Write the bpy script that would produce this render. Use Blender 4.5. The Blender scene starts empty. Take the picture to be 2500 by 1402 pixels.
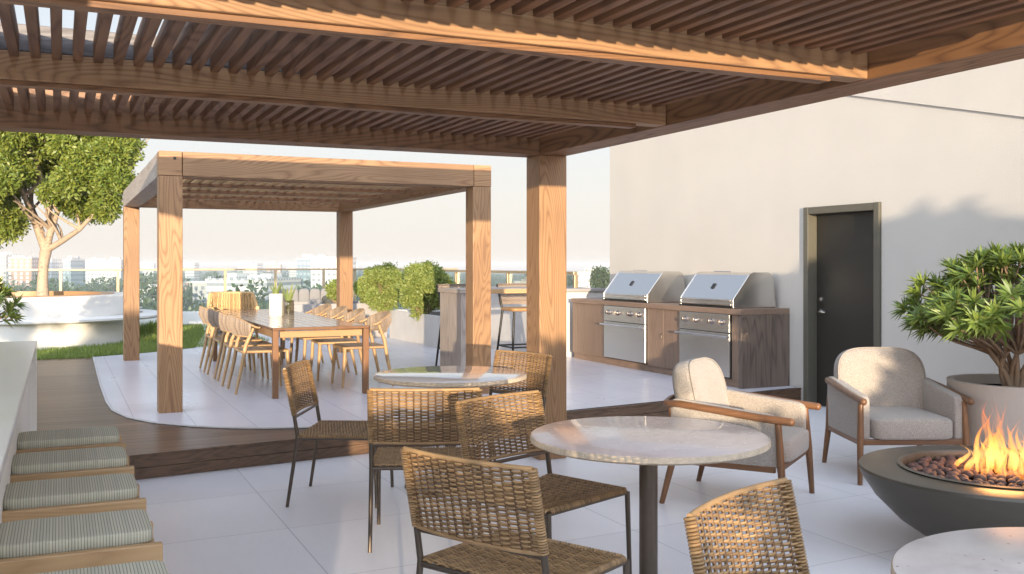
import bpy, math, random
import numpy as np
from mathutils import Vector, Matrix
random.seed(7)
rng = np.random.default_rng(7)
PI = math.pi
R = math.radians
C = bpy.context.scene.collection
S = 0.17                       # height of the raised deck
TH = math.atan(1105 / 2400)    # camera azimuth, turned from +Y towards +X
st, ct = math.sin(TH), math.cos(TH)

# ------------------------------------------------------------------ mesh helpers
class MB:
    def __init__(self):
        self.v = []; self.f = []
    def add(self, vs, fs):
        n = len(self.v)
        self.v += [tuple(p) for p in vs]
        self.f += [tuple(i + n for i in f) for f in fs]
        return self
    def box(self, x0, x1, y0, y1, z0, z1, M=None):
        vs = [Vector((x, y, z)) for z in (z0, z1) for y in (y0, y1) for x in (x0, x1)]
        if M is not None: vs = [M @ p for p in vs]
        return self.add(vs, [(0, 2, 3, 1), (4, 5, 7, 6), (0, 1, 5, 4), (2, 6, 7, 3), (0, 4, 6, 2), (1, 3, 7, 5)])
    def prism(self, poly, z0, z1, M=None):
        n = len(poly)
        vs = [Vector((p[0], p[1], z0)) for p in poly] + [Vector((p[0], p[1], z1)) for p in poly]
        if M is not None: vs = [M @ p for p in vs]
        fs = [tuple(range(n))[::-1], tuple(range(n, 2 * n))] + [(i, (i + 1) % n, n + (i + 1) % n, n + i) for i in range(n)]
        return self.add(vs, fs)
    def tube(self, pts, rad, n=10, caps=True, flat=1.0, M=None):
        pts = [Vector(p) for p in pts]
        if not hasattr(rad, '__len__'): rad = [rad] * len(pts)
        vs = []; fs = []
        up = None
        for i, p in enumerate(pts):
            a = pts[max(i - 1, 0)]; b = pts[min(i + 1, len(pts) - 1)]
            t = (b - a).normalized()
            if up is None:
                up = Vector((0, 0, 1)) if abs(t.z) < .9 else Vector((0, 1, 0))
            s_ = t.cross(up).normalized(); u_ = s_.cross(t).normalized(); up = u_
            for k in range(n):
                q = 2 * PI * k / n
                vs.append(p + s_ * math.cos(q) * rad[i] + u_ * math.sin(q) * rad[i] * flat)
        for i in range(len(pts) - 1):
            for k in range(n):
                fs.append((i * n + k, i * n + (k + 1) % n, (i + 1) * n + (k + 1) % n, (i + 1) * n + k))
        if caps:
            fs.append(tuple(range(n))[::-1]); m = (len(pts) - 1) * n; fs.append(tuple(range(m, m + n)))
        if M is not None: vs = [M @ p for p in vs]
        return self.add(vs, fs)
    def lathe(self, prof, n=48, c=(0, 0, 0), M=None, closed=False):
        vs = []; fs = []
        for (r, z) in prof:
            for k in range(n):
                q = 2 * PI * k / n
                vs.append(Vector((c[0] + r * math.cos(q), c[1] + r * math.sin(q), c[2] + z)))
        m = len(prof)
        for i in range(m if closed else m - 1):
            j = (i + 1) % m
            for k in range(n):
                fs.append((i * n + k, i * n + (k + 1) % n, j * n + (k + 1) % n, j * n + k))
        if not closed:
            if prof[0][0] > 1e-6: fs.append(tuple(range(n))[::-1])
            if prof[-1][0] > 1e-6: fs.append(tuple(range((m - 1) * n, m * n)))
        if M is not None: vs = [M @ p for p in vs]
        return self.add(vs, fs)
    def pillow(self, c, size, e=.35, nu=28, nv=16, M=None, fn=None):
        """rounded box: superellipsoid; e small = boxier"""
        vs = []; fs = []
        sg = lambda w, m: math.copysign(abs(w) ** m, w)
        for i in range(nv + 1):
            a = -PI / 2 + PI * i / nv
            for k in range(nu):
                b = 2 * PI * k / nu
                p = Vector((sg(math.cos(a), e) * sg(math.cos(b), e) * size[0] / 2,
                            sg(math.cos(a), e) * sg(math.sin(b), e) * size[1] / 2,
                            sg(math.sin(a), e) * size[2] / 2))
                if fn: p = fn(p)
                p = p + Vector(c)
                vs.append(M @ p if M is not None else p)
        for i in range(nv):
            for k in range(nu):
                fs.append((i * nu + k, i * nu + (k + 1) % nu, (i + 1) * nu + (k + 1) % nu, (i + 1) * nu + k))
        return self.add(vs, fs)
    def ball(self, c, r, n=12, M=None, sc=(1, 1, 1), jit=0):
        prof = []
        vs = []; fs = []
        m = max(6, n // 2)
        for i in range(m + 1):
            a = -PI / 2 + PI * i / m
            for k in range(n):
                b = 2 * PI * k / n
                j = 1 + (random.uniform(-jit, jit) if 0 < i < m else 0)
                p = Vector((math.cos(a) * math.cos(b) * sc[0] * j, math.cos(a) * math.sin(b) * sc[1] * j, math.sin(a) * sc[2] * j)) * r + Vector(c)
                vs.append(M @ p if M is not None else p)
        for i in range(m):
            for k in range(n):
                fs.append((i * n + k, i * n + (k + 1) % n, (i + 1) * n + (k + 1) % n, (i + 1) * n + k))
        return self.add(vs, fs)
    def build(self, name, mat, parent=None, smooth=None, bevel=0, seg=2):
        me = bpy.data.meshes.new(name)
        me.from_pydata(self.v, [], self.f)
        me.materials.append(mat)
        if smooth is not None:
            me.polygons.foreach_set('use_smooth', [True] * len(me.polygons))
            me.set_sharp_from_angle(angle=R(smooth))
        me.update()
        o = bpy.data.objects.new(name, me)
        C.objects.link(o)
        if parent: o.parent = parent
        if bevel:
            b = o.modifiers.new('bevel', 'BEVEL'); b.width = bevel; b.segments = seg
            b.limit_method = 'ANGLE'; b.angle_limit = R(40); b.harden_normals = False
        return o

def tag(o, label=None, cat=None, group=None, kind=None):
    if label: o['label'] = label
    if cat: o['category'] = cat
    if group: o['group'] = group
    if kind: o['kind'] = kind
    return o
def thing(name, label, cat, loc=(0, 0, 0), rz=0, group=None):
    o = bpy.data.objects.new(name, None); C.objects.link(o)
    o.empty_display_size = .1
    o.location = loc; o.rotation_euler = (0, 0, rz)
    return tag(o, label, cat, group)
kids = {}
def dup(root, loc, rz, label, group=None):
    allk = [o for o in C.objects]
    def rec(o, parent):
        c = o.copy(); C.objects.link(c); c.parent = parent
        for ch in [k for k in allk if k.parent == o]: rec(ch, c)
        return c
    c = rec(root, None)
    c.location = loc; c.rotation_euler = (0, 0, rz); c['label'] = label
    if group: c['group'] = group
    return c
def face(fx, fy): return math.atan2(-fx, fy)
def P(u, v, z):
    """point of the place seen at photo pixel u,v on height z (used to measure)"""
    r = (u - 1250) / 2400; k = (645 - v) / 2400; d = (z - 1.5) / k
    return ((st + r * ct) * d, (ct - r * st) * d)
def at(u, d):
    r = (u - 1250) / 2400
    return ((st + r * ct) * d, (ct - r * st) * d)

# ------------------------------------------------------------------ materials
class NT:
    def __init__(self, name):
        self.m = bpy.data.materials.new(name); self.m.use_nodes = True
        self.t = self.m.node_tree; self.t.nodes.clear()
        self.out = self.t.nodes.new('ShaderNodeOutputMaterial')
        self.co = self.t.nodes.new('ShaderNodeTexCoord').outputs['Object']
    def put(self, sock, v):
        if isinstance(v, bpy.types.NodeSocket): self.t.links.new(v, sock)
        elif v is not None:
            if hasattr(sock.default_value, '__len__') and hasattr(v, '__len__') and len(v) == 3 and len(sock.default_value) == 4: v = (*v, 1)
            sock.default_value = v
    def n(self, typ, props=None, **ins):
        nd = self.t.nodes.new('ShaderNode' + typ)
        for k, v in (props or {}).items(): setattr(nd, k, v)
        for k, v in ins.items():
            key = int(k[1:]) if k[0] == '_' and k[1:].isdigit() else k.replace('_', ' ')
            self.put(nd.inputs[key], v)
        return nd
    def math(self, op, a, b=None, c=None, clamp=False):
        nd = self.n('Math', {'operation': op, 'use_clamp': clamp}, _0=a)
        if b is not None: self.put(nd.inputs[1], b)
        if c is not None: self.put(nd.inputs[2], c)
        return nd.outputs[0]
    def mapv(self, scale=(1, 1, 1), loc=(0, 0, 0), rot=(0, 0, 0), co=None):
        return self.n('Mapping', None, Vector=co or self.co, Scale=scale, Location=loc, Rotation=rot).outputs[0]
    def noise(self, scale, detail=3, co=None, rough=.55, dist=0):
        return self.n('TexNoise', None, Vector=co or self.co, Scale=scale, Detail=detail, Roughness=rough, Distortion=dist).outputs[0]
    def ramp(self, fac, stops):
        nd = self.t.nodes.new('ShaderNodeValToRGB'); self.t.links.new(fac, nd.inputs[0])
        e = nd.color_ramp.elements
        while len(e) < len(stops): e.new(.5)
        for i, (p, c) in enumerate(stops):
            e[i].position = p; e[i].color = (*c, 1) if len(c) == 3 else c
        return nd.outputs[0]
    def mix(self, fac, a, b, blend='MIX'):
        nd = self.n('Mix', {'data_type': 'RGBA', 'blend_type': blend})
        self.put(nd.inputs['Factor'], fac)
        ia, ib = [s for s in nd.inputs if s.type == 'RGBA']
        self.put(ia, a); self.put(ib, b)
        return [s for s in nd.outputs if s.type == 'RGBA'][0]
    def bump(self, h, strength=.3, dist=.01, normal=None):
        return self.n('Bump', None, Height=h, Strength=strength, Distance=dist, Normal=normal).outputs[0]
    def bsdf(self, **k):
        b = self.n('BsdfPrincipled', None, **k)
        self.t.links.new(b.outputs[0], self.out.inputs[0])
        return b

def objrand(w):
    """object-space coordinates shifted per object so that copies differ"""
    r = w.n('ObjectInfo').outputs['Random']
    off = w.n('CombineXYZ', None, X=w.math('MULTIPLY', r, 37.), Y=w.math('MULTIPLY', r, 91.), Z=w.math('MULTIPLY', r, 53.)).outputs[0]
    return w.n('VectorMath', {'operation': 'ADD'}, _0=w.co, _1=off).outputs[0], r

def wood(name, axis, light, dark, rings=9., fig=2.4, rough=.5, grey=None, fine=.35, contrast=1.):
    w = NT(name)
    co, rnd = objrand(w)
    sc = [fig] * 3; sc[axis] = fig * .12
    low = w.noise(1., 2.6, w.mapv(sc, co=co), .42, .2)
    s = w.math('FRACT', w.math('MULTIPLY', low, rings * 3.6))
    s = w.math('POWER', w.math('ABSOLUTE', w.math('MULTIPLY', w.math('SUBTRACT', s, .5), 2.)), 2.2)
    fs = [70.] * 3; fs[axis] = 2.5
    fib = w.noise(1., 3, w.mapv(fs, co=co), .6)
    big = w.noise(1.3, 2, co)
    g = w.math('MULTIPLY_ADD', s, .62 * contrast, w.math('MULTIPLY', w.math('SUBTRACT', fib, .42), fine * 2), clamp=True)
    col = w.mix(g, light, dark)
    col = w.mix(w.math('MULTIPLY', w.math('SUBTRACT', big, .4, clamp=True), .8), col, tuple(c * .72 for c in dark))
    hv = w.n('HueSaturation', None, Color=col, Value=w.math('MULTIPLY_ADD', rnd, .22, .89)).outputs[0]
    w.bsdf(Base_Color=hv, Roughness=w.math('MULTIPLY_ADD', g, .15, rough), Normal=w.bump(w.math('ADD', g, fib), .22, .002))
    return w.m

def plain(name, col, rough=.5, metal=0., nscale=12., nvar=.12, bump=.0, bscale=60., bdist=.002, **k):
    w = NT(name)
    n = w.noise(nscale, 4)
    c = w.mix(w.math('MULTIPLY', n, 1.), tuple(x * (1 - nvar) for x in col), tuple(min(1, x * (1 + nvar)) for x in col))
    kw = dict(Base_Color=c, Roughness=w.math('MULTIPLY_ADD', n, .12, rough - .06), Metallic=metal)
    if bump: kw['Normal'] = w.bump(w.noise(bscale, 4), bump, bdist)
    kw.update(k)
    w.bsdf(**kw)
    return w.m

PINE_L, PINE_D = (.36, .20, .092), (.145, .062, .025)
M = {}
for ax, nm in enumerate('xyz'):
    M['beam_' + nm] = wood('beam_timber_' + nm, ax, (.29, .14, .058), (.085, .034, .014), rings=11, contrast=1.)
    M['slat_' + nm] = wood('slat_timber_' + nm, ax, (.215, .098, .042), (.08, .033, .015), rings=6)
    M['post_' + nm] = wood('post_timber_' + nm, ax, PINE_L, PINE_D, rings=14, fig=2.7, contrast=.95)
    M['oak_' + nm] = wood('oak_' + nm, ax, (.46, .29, .14), (.29, .16, .068), rings=7, fig=4, fine=.35, contrast=.7)
    M['teak_' + nm] = wood('teak_' + nm, ax, (.40, .225, .10), (.24, .12, .045), rings=6, fig=5, fine=.3, contrast=.6, rough=.42)
    M['walnut_' + nm] = wood('walnut_' + nm, ax, (.20, .092, .038), (.095, .04, .017), rings=6, fig=5, fine=.3, contrast=.6, rough=.38)
    M['cab_' + nm] = wood('cabinet_wood_' + nm, ax, (.25, .165, .115), (.135, .086, .058), rings=7, fig=3, fine=.5, contrast=.55)
    M['weathered_' + nm] = wood('weathered_wood_' + nm, ax, (.44, .37, .32), (.22, .175, .145), rings=8, fig=3, fine=.6, contrast=.7)  # worn wood; on the small pergola beam its grey stands for sky sheen

M['shade_top_x'] = wood('grey_shade_rafter_top', 0, (.17, .15, .145), (.075, .066, .064), rings=7, fig=3, fine=.6)  # upper rafter boards tinted grey for the shade on them
M['end_wood'] = wood('shaded_end_wood', 2, (.17, .125, .095), (.065, .045, .034), rings=6, fig=3.5, fine=.7)  # counter end, darkened in colour for the shade it stands in
def boards():
    w = NT('deck_boards')
    sep = w.n('SeparateXYZ', None, Vector=w.co)
    y = sep.outputs[1]; q = w.math('DIVIDE', y, .14)
    fr = w.math('FRACT', q); idx = w.math('FLOOR', q)
    gap = w.math('LESS_THAN', fr, .085)
    off = w.n('CombineXYZ', None, X=w.math('MULTIPLY', idx, 3.7), Y=w.math('MULTIPLY', idx, 1.3), Z=idx).outputs[0]
    co = w.n('VectorMath', {'operation': 'ADD'}, _0=w.co, _1=off).outputs[0]
    g = w.noise(1., 4, w.mapv((1.2, 45, 45), co=co), .6)
    b = w.n('TexWhiteNoise', {'noise_dimensions': '1D'}, W=idx).outputs[0]
    col = w.mix(g, (.175, .098, .06), (.06, .033, .021))
    col = w.n('HueSaturation', None, Color=col, Value=w.math('MULTIPLY_ADD', b, .5, .75)).outputs[0]
    col = w.mix(gap, col, (.012, .008, .006))
    h = w.math('SUBTRACT', w.math('MULTIPLY', g, .15), gap)
    w.bsdf(Base_Color=col, Roughness=w.math('MULTIPLY_ADD', g, .2, .26), Normal=w.bump(h, .5, .004))
    return w.m
M['boards'] = boards()

def tiles(name, x0, sx, y0, sy, skew, col, col2, rough, grout, line=.0035, stagger=0.):
    w = NT(name)
    sep = w.n('SeparateXYZ', None, Vector=w.co); x, y = sep.outputs[0], sep.outputs[1]
    qx = w.math('DIVIDE', w.math('SUBTRACT', x, x0), sx)
    yy = w.math('SUBTRACT', w.math('SUBTRACT', y, y0), w.math('MULTIPLY', w.math('SUBTRACT', x, x0), skew))
    if stagger: yy = w.math('ADD', yy, w.math('MULTIPLY', w.math('FLOOR', qx), stagger))
    qy = w.math('DIVIDE', yy, sy)
    def ln(q, s_):
        f = w.math('ABSOLUTE', w.math('SUBTRACT', w.math('FRACT', w.math('ADD', q, .5)), .5))
        return w.math('LESS_THAN', w.math('MULTIPLY', f, s_), line)
    g = w.math('MAXIMUM', ln(qx, sx), ln(qy, sy))
    idx = w.n('CombineXYZ', None, X=w.math('FLOOR', qx), Y=w.math('FLOOR', qy)).outputs[0]
    wn = w.n('TexWhiteNoise', {'noise_dimensions': '3D'}, Vector=idx).outputs[0]
    n1 = w.noise(1.7, 5, w.mapv((1, .45, 1))); n2 = w.noise(24., 3, w.mapv((3, .35, 1)))
    f = w.math('MULTIPLY_ADD', w.math('ADD', w.math('MULTIPLY_ADD', n1, 1.3, -.38), w.math('MULTIPLY', n2, .35)), 1., w.math('MULTIPLY_ADD', wn, .45, -.22), clamp=True)
    c = w.mix(f, col, col2)
    c = w.mix(g, c, grout)
    w.bsdf(Base_Color=c, Roughness=w.math('ADD', w.math('MULTIPLY_ADD', n1, .16, rough), w.math('MULTIPLY', g, .3)),
           Normal=w.bump(w.math('SUBTRACT', w.math('MULTIPLY', n2, .25), g), .25, .002))
    return w.m
M['tile'] = tiles('porcelain_paving', 1.18, .88, 5.60, .96, .06, (.86, .83, .82), (.71, .68, .68), .30, (.54, .51, .495), .0028)
M['tile2'] = tiles('porcelain_planks', 1.02, .44, 5.60, 1.25, .14, (.66, .63, .655), (.52, .49, .515), .22, (.40, .37, .38), .0028, .6)
M['plaster'] = plain('wall_stucco', (.525, .485, .43), .85, nscale=1.3, nvar=.08, bump=.5, bscale=90, bdist=.006)
M['white_render'] = plain('white_render', (.78, .745, .69), .7, nscale=2, nvar=.05, bump=.15, bscale=40)
M['concrete'] = plain('pale_concrete', (.56, .53, .50), .75, nscale=3, nvar=.14, bump=.25, bscale=30)
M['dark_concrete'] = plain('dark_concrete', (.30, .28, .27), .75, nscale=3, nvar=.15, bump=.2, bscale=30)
M['pot'] = plain('clay_grey', (.42, .355, .30), .8, nscale=5, nvar=.06, bump=.2, bscale=60)
M['bronze'] = plain('bronze_paint', (.10, .075, .055), .38, .5, nscale=20, nvar=.1)
M['brass'] = plain('champagne_metal', (.42, .33, .21), .35, .6, nscale=10, nvar=.05)
M['black'] = plain('black_metal', (.022, .021, .02), .4, .3)
M['door'] = plain('dark_door_paint', (.020, .017, .012), .46, nscale=2, nvar=.15)
M['door_frame'] = plain('olive_frame_paint', (.10, .09, .066), .5)
M['chrome'] = plain('chrome', (.62, .60, .58), .18, 1., nvar=.05)
M['knob'] = plain('knob_chrome', (.42, .36, .33), .16, 1., nvar=.1)
M['soil'] = plain('soil', (.045, .032, .022), .9, nscale=30, nvar=.5, bump=.8, bscale=50, bdist=.02)
M['bowl'] = plain('fire_bowl_bronze', (.085, .073, .055), .36, .35, nscale=3, nvar=.1)
M['ceramic'] = plain('white_ceramic', (.74, .71, .67), .35)
M['dark_fabric'] = plain('dark_fabric', (.07, .07, .062), .9, nscale=30, nvar=.3)
M['grey_fabric'] = plain('grey_outdoor_fabric', (.215, .205, .20), .9, nscale=40, nvar=.15, bump=.3, bscale=200)
M['mark'] = plain('printed_mark', (.12, .11, .11), .5)
M['curb'] = plain('white_curb', (.80, .78, .74), .7, nvar=.04)

def steel():
    w = NT('brushed_steel')
    n = w.noise(1., 3, w.mapv((3, 3, 300)))
    w.bsdf(Base_Color=w.mix(n, (.70, .675, .64), (.67, .645, .61)), Metallic=1., Roughness=.27)
    return w.m
M['steel'] = steel()

def boucle():
    w = NT('boucle_fabric')
    v = w.n('TexVoronoi', None, Vector=w.co, Scale=150.).outputs['Distance']
    n = w.noise(90., 3)
    h = w.math('ADD', v, n)
    c = w.mix(w.math('MULTIPLY', h, .8), (.54, .48, .41), (.31, .265, .225))
    w.bsdf(Base_Color=c, Roughness=.95, Normal=w.bump(h, .7, .005), Sheen_Weight=.25)
    return w.m
M['boucle'] = boucle()

def striped():
    w = NT('striped_outdoor_weave')
    sep = w.n('SeparateXYZ', None, Vector=w.co); x = sep.outputs[0]; y = sep.outputs[1]
    q = w.math('MULTIPLY', x, 1 / .0085)
    tri = w.math('ABSOLUTE', w.math('SUBTRACT', w.math('FRACT', q), .5))
    ix = w.math('FLOOR', q)
    wn = w.n('TexWhiteNoise', {'noise_dimensions': '1D'}, W=ix).outputs[0]
    cross = w.math('ABSOLUTE', w.math('SUBTRACT', w.math('FRACT', w.math('MULTIPLY', y, 1 / .004)), .5))
    n = w.noise(30., 3, w.mapv((9, 1, 1)))
    c = w.mix(wn, (.56, .51, .375), (.44, .415, .31))
    c = w.mix(w.math('MULTIPLY', n, .6), c, (.52, .47, .36))
    c = w.mix(w.math('GREATER_THAN', tri, .38), c, (.23, .225, .17))
    h = w.math('SUBTRACT', w.math('MULTIPLY', cross, .3), tri)
    w.bsdf(Base_Color=c, Roughness=.9, Normal=w.bump(h, .6, .002))
    return w.m
M['stripe'] = striped()

def rattan(name, a, b):
    w = NT(name)
    n = w.noise(40., 3, w.mapv((.25, 1, 1))); r = w.n('NewGeometry').outputs['Random Per Island']
    c = w.mix(n, a, b)
    c = w.n('HueSaturation', None, Color=c, Value=w.math('MULTIPLY_ADD', r, .65, .66)).outputs[0]
    w.bsdf(Base_Color=c, Roughness=.48, Normal=w.bump(w.noise(300., 2), .2, .001))
    return w.m
M['rattan'] = rattan('woven_rattan', (.43, .265, .12), (.17, .095, .04))
M['rattan_dark'] = rattan('rattan_rib', (.17, .09, .04), (.09, .045, .02))
M['rattan_pale'] = rattan('pale_rattan', (.66, .45, .22), (.46, .28, .12))
M['rope'] = rattan('taupe_rope', (.33, .25, .19), (.21, .155, .12))
M['rope_light'] = rattan('beige_rope', (.31, .235, .175), (.19, .14, .10))

def stone(name, a, b, rough, spots, coat=.7):
    w = NT(name)
    n1 = w.noise(3., 6, None, .6, .6); n2 = w.noise(16., 5, None, .7)
    v = w.n('TexVoronoi', None, Vector=w.mapv((1, 1, 1)), Scale=38.).outputs['Distance']
    n3 = w.noise(5., 2)
    pit = w.math('MULTIPLY', w.math('LESS_THAN', v, .16), w.math('GREATER_THAN', n3, 1 - spots))
    c = w.mix(w.ramp(n1, [(.35, (0, 0, 0)), (.65, (1, 1, 1))]), a, b)
    c = w.mix(w.math('MULTIPLY', w.math('SUBTRACT', n2, .35, clamp=True), .7), c, (.46, .36, .33))
    c = w.mix(pit, c, (.16, .12, .10))
    w.bsdf(Base_Color=c, Roughness=w.math('MULTIPLY_ADD', n2, .12, rough), Normal=w.bump(pit, -.4, .002), Coat_Weight=coat, Coat_Roughness=.05, Coat_IOR=1.7)
    return w.m
M['stone'] = stone('travertine_top', (.80, .74, .70), (.72, .65, .60), .06, .15, .6)
M['stone_m'] = stone('pink_travertine_top', (.72, .60, .54), (.60, .47, .42), .20, .14, .3)
M['stone2'] = stone('pitted_travertine_top', (.62, .56, .52), (.40, .35, .33), .24, .46, .1)
M['stone_edge'] = plain('rough_stone_edge', (.50, .40, .29), .8, nscale=40, nvar=.5, bump=.8, bscale=120, bdist=.006)
M['bar_top'] = plain('polished_quartz', (.66, .625, .61), .30, nscale=2.5, nvar=.10, Coat_Weight=.3, Coat_Roughness=.08)

def leaf(name, a, b, trans=.35):
    w = NT(name)
    r = w.n('NewGeometry').outputs['Random Per Island']
    n = w.noise(1.6, 3)
    c = w.mix(w.math('MULTIPLY_ADD', r, .7, w.math('MULTIPLY', n, .3)), a, b)
    d = w.n('BsdfPrincipled', None, Base_Color=c, Roughness=.45)
    t = w.n('BsdfTranslucent', None, Color=w.mix(.5, c, (.35, .38, .04)))
    mx = w.n('MixShader', None, Fac=trans)
    w.t.links.new(d.outputs[0], mx.inputs[1]); w.t.links.new(t.outputs[0], mx.inputs[2]); w.t.links.new(mx.outputs[0], w.out.inputs[0])
    return w.m
M['leaf_tree'] = leaf('tree_leaves', (.10, .175, .03), (.32, .335, .06))
M['leaf_bush'] = leaf('bush_leaves', (.14, .22, .05), (.40, .42, .12))
M['leaf_long'] = leaf('oleander_leaves', (.065, .14, .024), (.28, .34, .075), .25)
M['leaf_pale'] = leaf('pale_leaves', (.16, .24, .07), (.34, .38, .16), .2)
M['leaf_city'] = leaf('far_tree_leaves', (.03, .065, .03), (.075, .11, .04), .1)
M['grass'] = leaf('lawn_grass', (.12, .19, .035), (.26, .32, .07), .2)
M['lawn'] = plain('lawn_soil', (.05, .075, .02), .9, nscale=20, nvar=.4)
def bark():
    w = NT('pale_bark')
    n = w.noise(9., 5, w.mapv((1, 1, .45)), .7); p = w.math('GREATER_THAN', w.noise(26., 3), .60)
    c = w.mix(n, (.52, .40, .29), (.33, .24, .175)); c = w.mix(w.math('MULTIPLY', p, .5), c, (.13, .09, .07))
    w.bsdf(Base_Color=c, Roughness=.8, Normal=w.bump(n, .5, .015)); return w.m
M['bark'] = bark()
M['stem'] = plain('stem_bark', (.24, .16, .10), .8, nscale=20, nvar=.3)
def glass(name, tint, fac):
    w = NT(name)
    g = w.n('BsdfGlossy', None, Color=(.9, .9, .9), Roughness=.02); t = w.n('BsdfTransparent', None, Color=tint)
    fr = w.n('LayerWeight', None, Blend=.12).outputs['Fresnel']
    mx = w.n('MixShader', None, Fac=w.math('MULTIPLY_ADD', fr, .6, fac))
    w.t.links.new(t.outputs[0], mx.inputs[1]); w.t.links.new(g.outputs[0], mx.inputs[2]); w.t.links.new(mx.outputs[0], w.out.inputs[0])
    return w.m
M['glass'] = glass('railing_glass', (.88, .93, .93), .03)
M['jar_glass'] = glass('jar_glass', (.78, .74, .66), .12)
def city_wall(name, a, wcol, sx, sz, fx=.5, fz=.5):
    w = NT(name)
    sep = w.n('SeparateXYZ', None, Vector=w.co)
    hx = w.math('ADD', sep.outputs[0], sep.outputs[1])
    ax = w.math('LESS_THAN', w.math('FRACT', w.math('DIVIDE', hx, sx)), fx)
    az = w.math('LESS_THAN', w.math('FRACT', w.math('DIVIDE', sep.outputs[2], sz)), fz)
    nz = w.math('LESS_THAN', w.math('ABSOLUTE', w.n('SeparateXYZ', None, Vector=w.n('NewGeometry').outputs['Normal']).outputs[2]), .5)
    k = w.math('MULTIPLY', w.math('MULTIPLY', ax, az), nz)
    w.bsdf(Base_Color=w.mix(k, a, wcol), Roughness=.7)
    return w.m
M['c_white'] = city_wall('pale_city_facade', (.62, .595, .57), (.26, .27, .29), 3.2, 3.4, .55, .45)
M['c_band'] = city_wall('banded_city_facade', (.64, .61, .585), (.28, .29, .31), 400, 3.6, 1.1, .40)
M['c_red'] = city_wall('brick_city_facade', (.42, .25, .19), (.66, .62, .58), 4.4, 3.2, .45, .6)
M['c_glass'] = city_wall('blue_glass_facade', (.20, .26, .31), (.36, .41, .45), 2.6, 3.4, .6, .5)
M['c_grey'] = city_wall('grey_city_facade', (.40, .39, .38), (.20, .21, .23), 3.0, 3.2, .5, .5)
M['c_roof'] = plain('city_roofs', (.55, .50, .46), .8, nscale=.05, nvar=.2)
M['ground'] = plain('city_ground', (.16, .15, .11), .9, nscale=.02, nvar=.6)

# ------------------------------------------------------------------ floor, deck, lawn
def sheet(name, poly, z, mat, kind='structure'):
    b = MB(); b.add([(p[0], p[1], z) for p in poly], [tuple(range(len(poly)))])
    return tag(b.build(name, mat), kind=kind)
def solid(name, poly, z0, z1, mat):
    b = MB(); b.prism(poly, z0, z1)
    return tag(b.build(name, mat), kind='structure')
dk = lambda x: 7.236 + .143 * x            # skewed front edge of the deck
solid('terrace_floor', [(-9.6, -7), (7.9, -7), (7.9, dk(7.9) + .05), (-9.6, dk(-9.6) + .05)], -.5, 0, M['tile'])
# wooden deck slab with board top; riser face below
solid('wood_deck', [(-7, dk(-7)), (7.2, dk(7.2)), (7.2, 15.2), (-7, 15.2)], .002, S, M['boards'])
b = MB()
for z0, z1, o_ in ((.004, .078, .012), (.083, .160, .012), (.163, S + .006, .022)):
    b.add([(-7, dk(-7) - o_, z0), (7.2, dk(7.2) - o_, z0), (7.2, dk(7.2) - .001, z0), (-7, dk(-7) - .001, z0),
           (-7, dk(-7) - o_, z1), (7.2, dk(7.2) - o_, z1), (7.2, dk(7.2) - .001, z1), (-7, dk(-7) - .001, z1)],
          [(0, 3, 2, 1), (4, 5, 6, 7), (0, 1, 5, 4), (2, 3, 7, 6), (0, 4, 7, 3), (1, 2, 6, 5)])
riser_m = wood('riser_boards', 0, (.15, .085, .048), (.055, .03, .016), rings=8, fig=3, fine=.6, rough=.4)
tag(b.build('deck_step', riser_m), kind='structure')
edge = [(.45, 15.2), (.42, 11.7), (.425, 10.2), (.45, 9.6), (.55, 9.1), (.72, 8.72), (1.0, 8.38), (1.25, 8.18), (1.52, 8.04), (1.85, 7.93), (2.25, 7.83), (2.8, 7.80)]
paved = edge + [(3.2, dk(3.2) + .03), (7.19, dk(7.19) + .03), (7.19, 26.5), (3.2, 26.5), (2.6, 20), (1.95, 16.2), (1.2, 15.6)]
b = MB(); b.add([(p[0], p[1], S + .008) for p in paved], [tuple(range(len(paved)))[::1]])
tag(b.build('paved_platform', M['tile2']), kind='structure')
b = MB()                                   # thin pale trim along the curved edge
for i in range(len(edge) - 1):
    a = Vector((*edge[i], 0)); c2 = Vector((*edge[i + 1], 0)); t_ = (c2 - a).normalized(); nn = Vector((t_.y, -t_.x, 0)) * .022
    if nn.x > 0: nn = -nn
    b.add([(a.x, a.y, S + .004), (c2.x, c2.y, S + .004), (c2.x + nn.x, c2.y + nn.y, S + .004), (a.x + nn.x, a.y + nn.y, S + .004),
           (a.x, a.y, S + .014), (c2.x, c2.y, S + .014), (c2.x + nn.x, c2.y + nn.y, S + .014), (a.x + nn.x, a.y + nn.y, S + .014)],
          [(0, 1, 2, 3), (7, 6, 5, 4), (0, 4, 5, 1), (2, 6, 7, 3)])
tag(b.build('platform_trim', M['concrete']), kind='structure')
solid('lawn', [(-7, 15.2), (2.6, 15.2), (3.3, 16.2), (3.4, 23), (-7, 23)], 0, S - .01, M['lawn'])
solid('far_path', [(-7, 23), (7.2, 23), (7.2, 26.6), (-7, 26.6)], 0, S + .002, M['concrete'])
solid('roof_slab', [(-30, -12), (7.9, -12), (7.9, 26.6), (-30, 26.6)], -1.2, -.501, M['concrete'])
b = MB()
b.box(-7, 6.9, 22.6, 22.75, S, S + .28); b.box(-7, 7.1, 24.6, 25.0, S, .24)
tag(b.build('white_kerb', M['curb'], bevel=.01), 'long low white kerb wall between the lawn and the glass railing', 'kerb')
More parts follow.
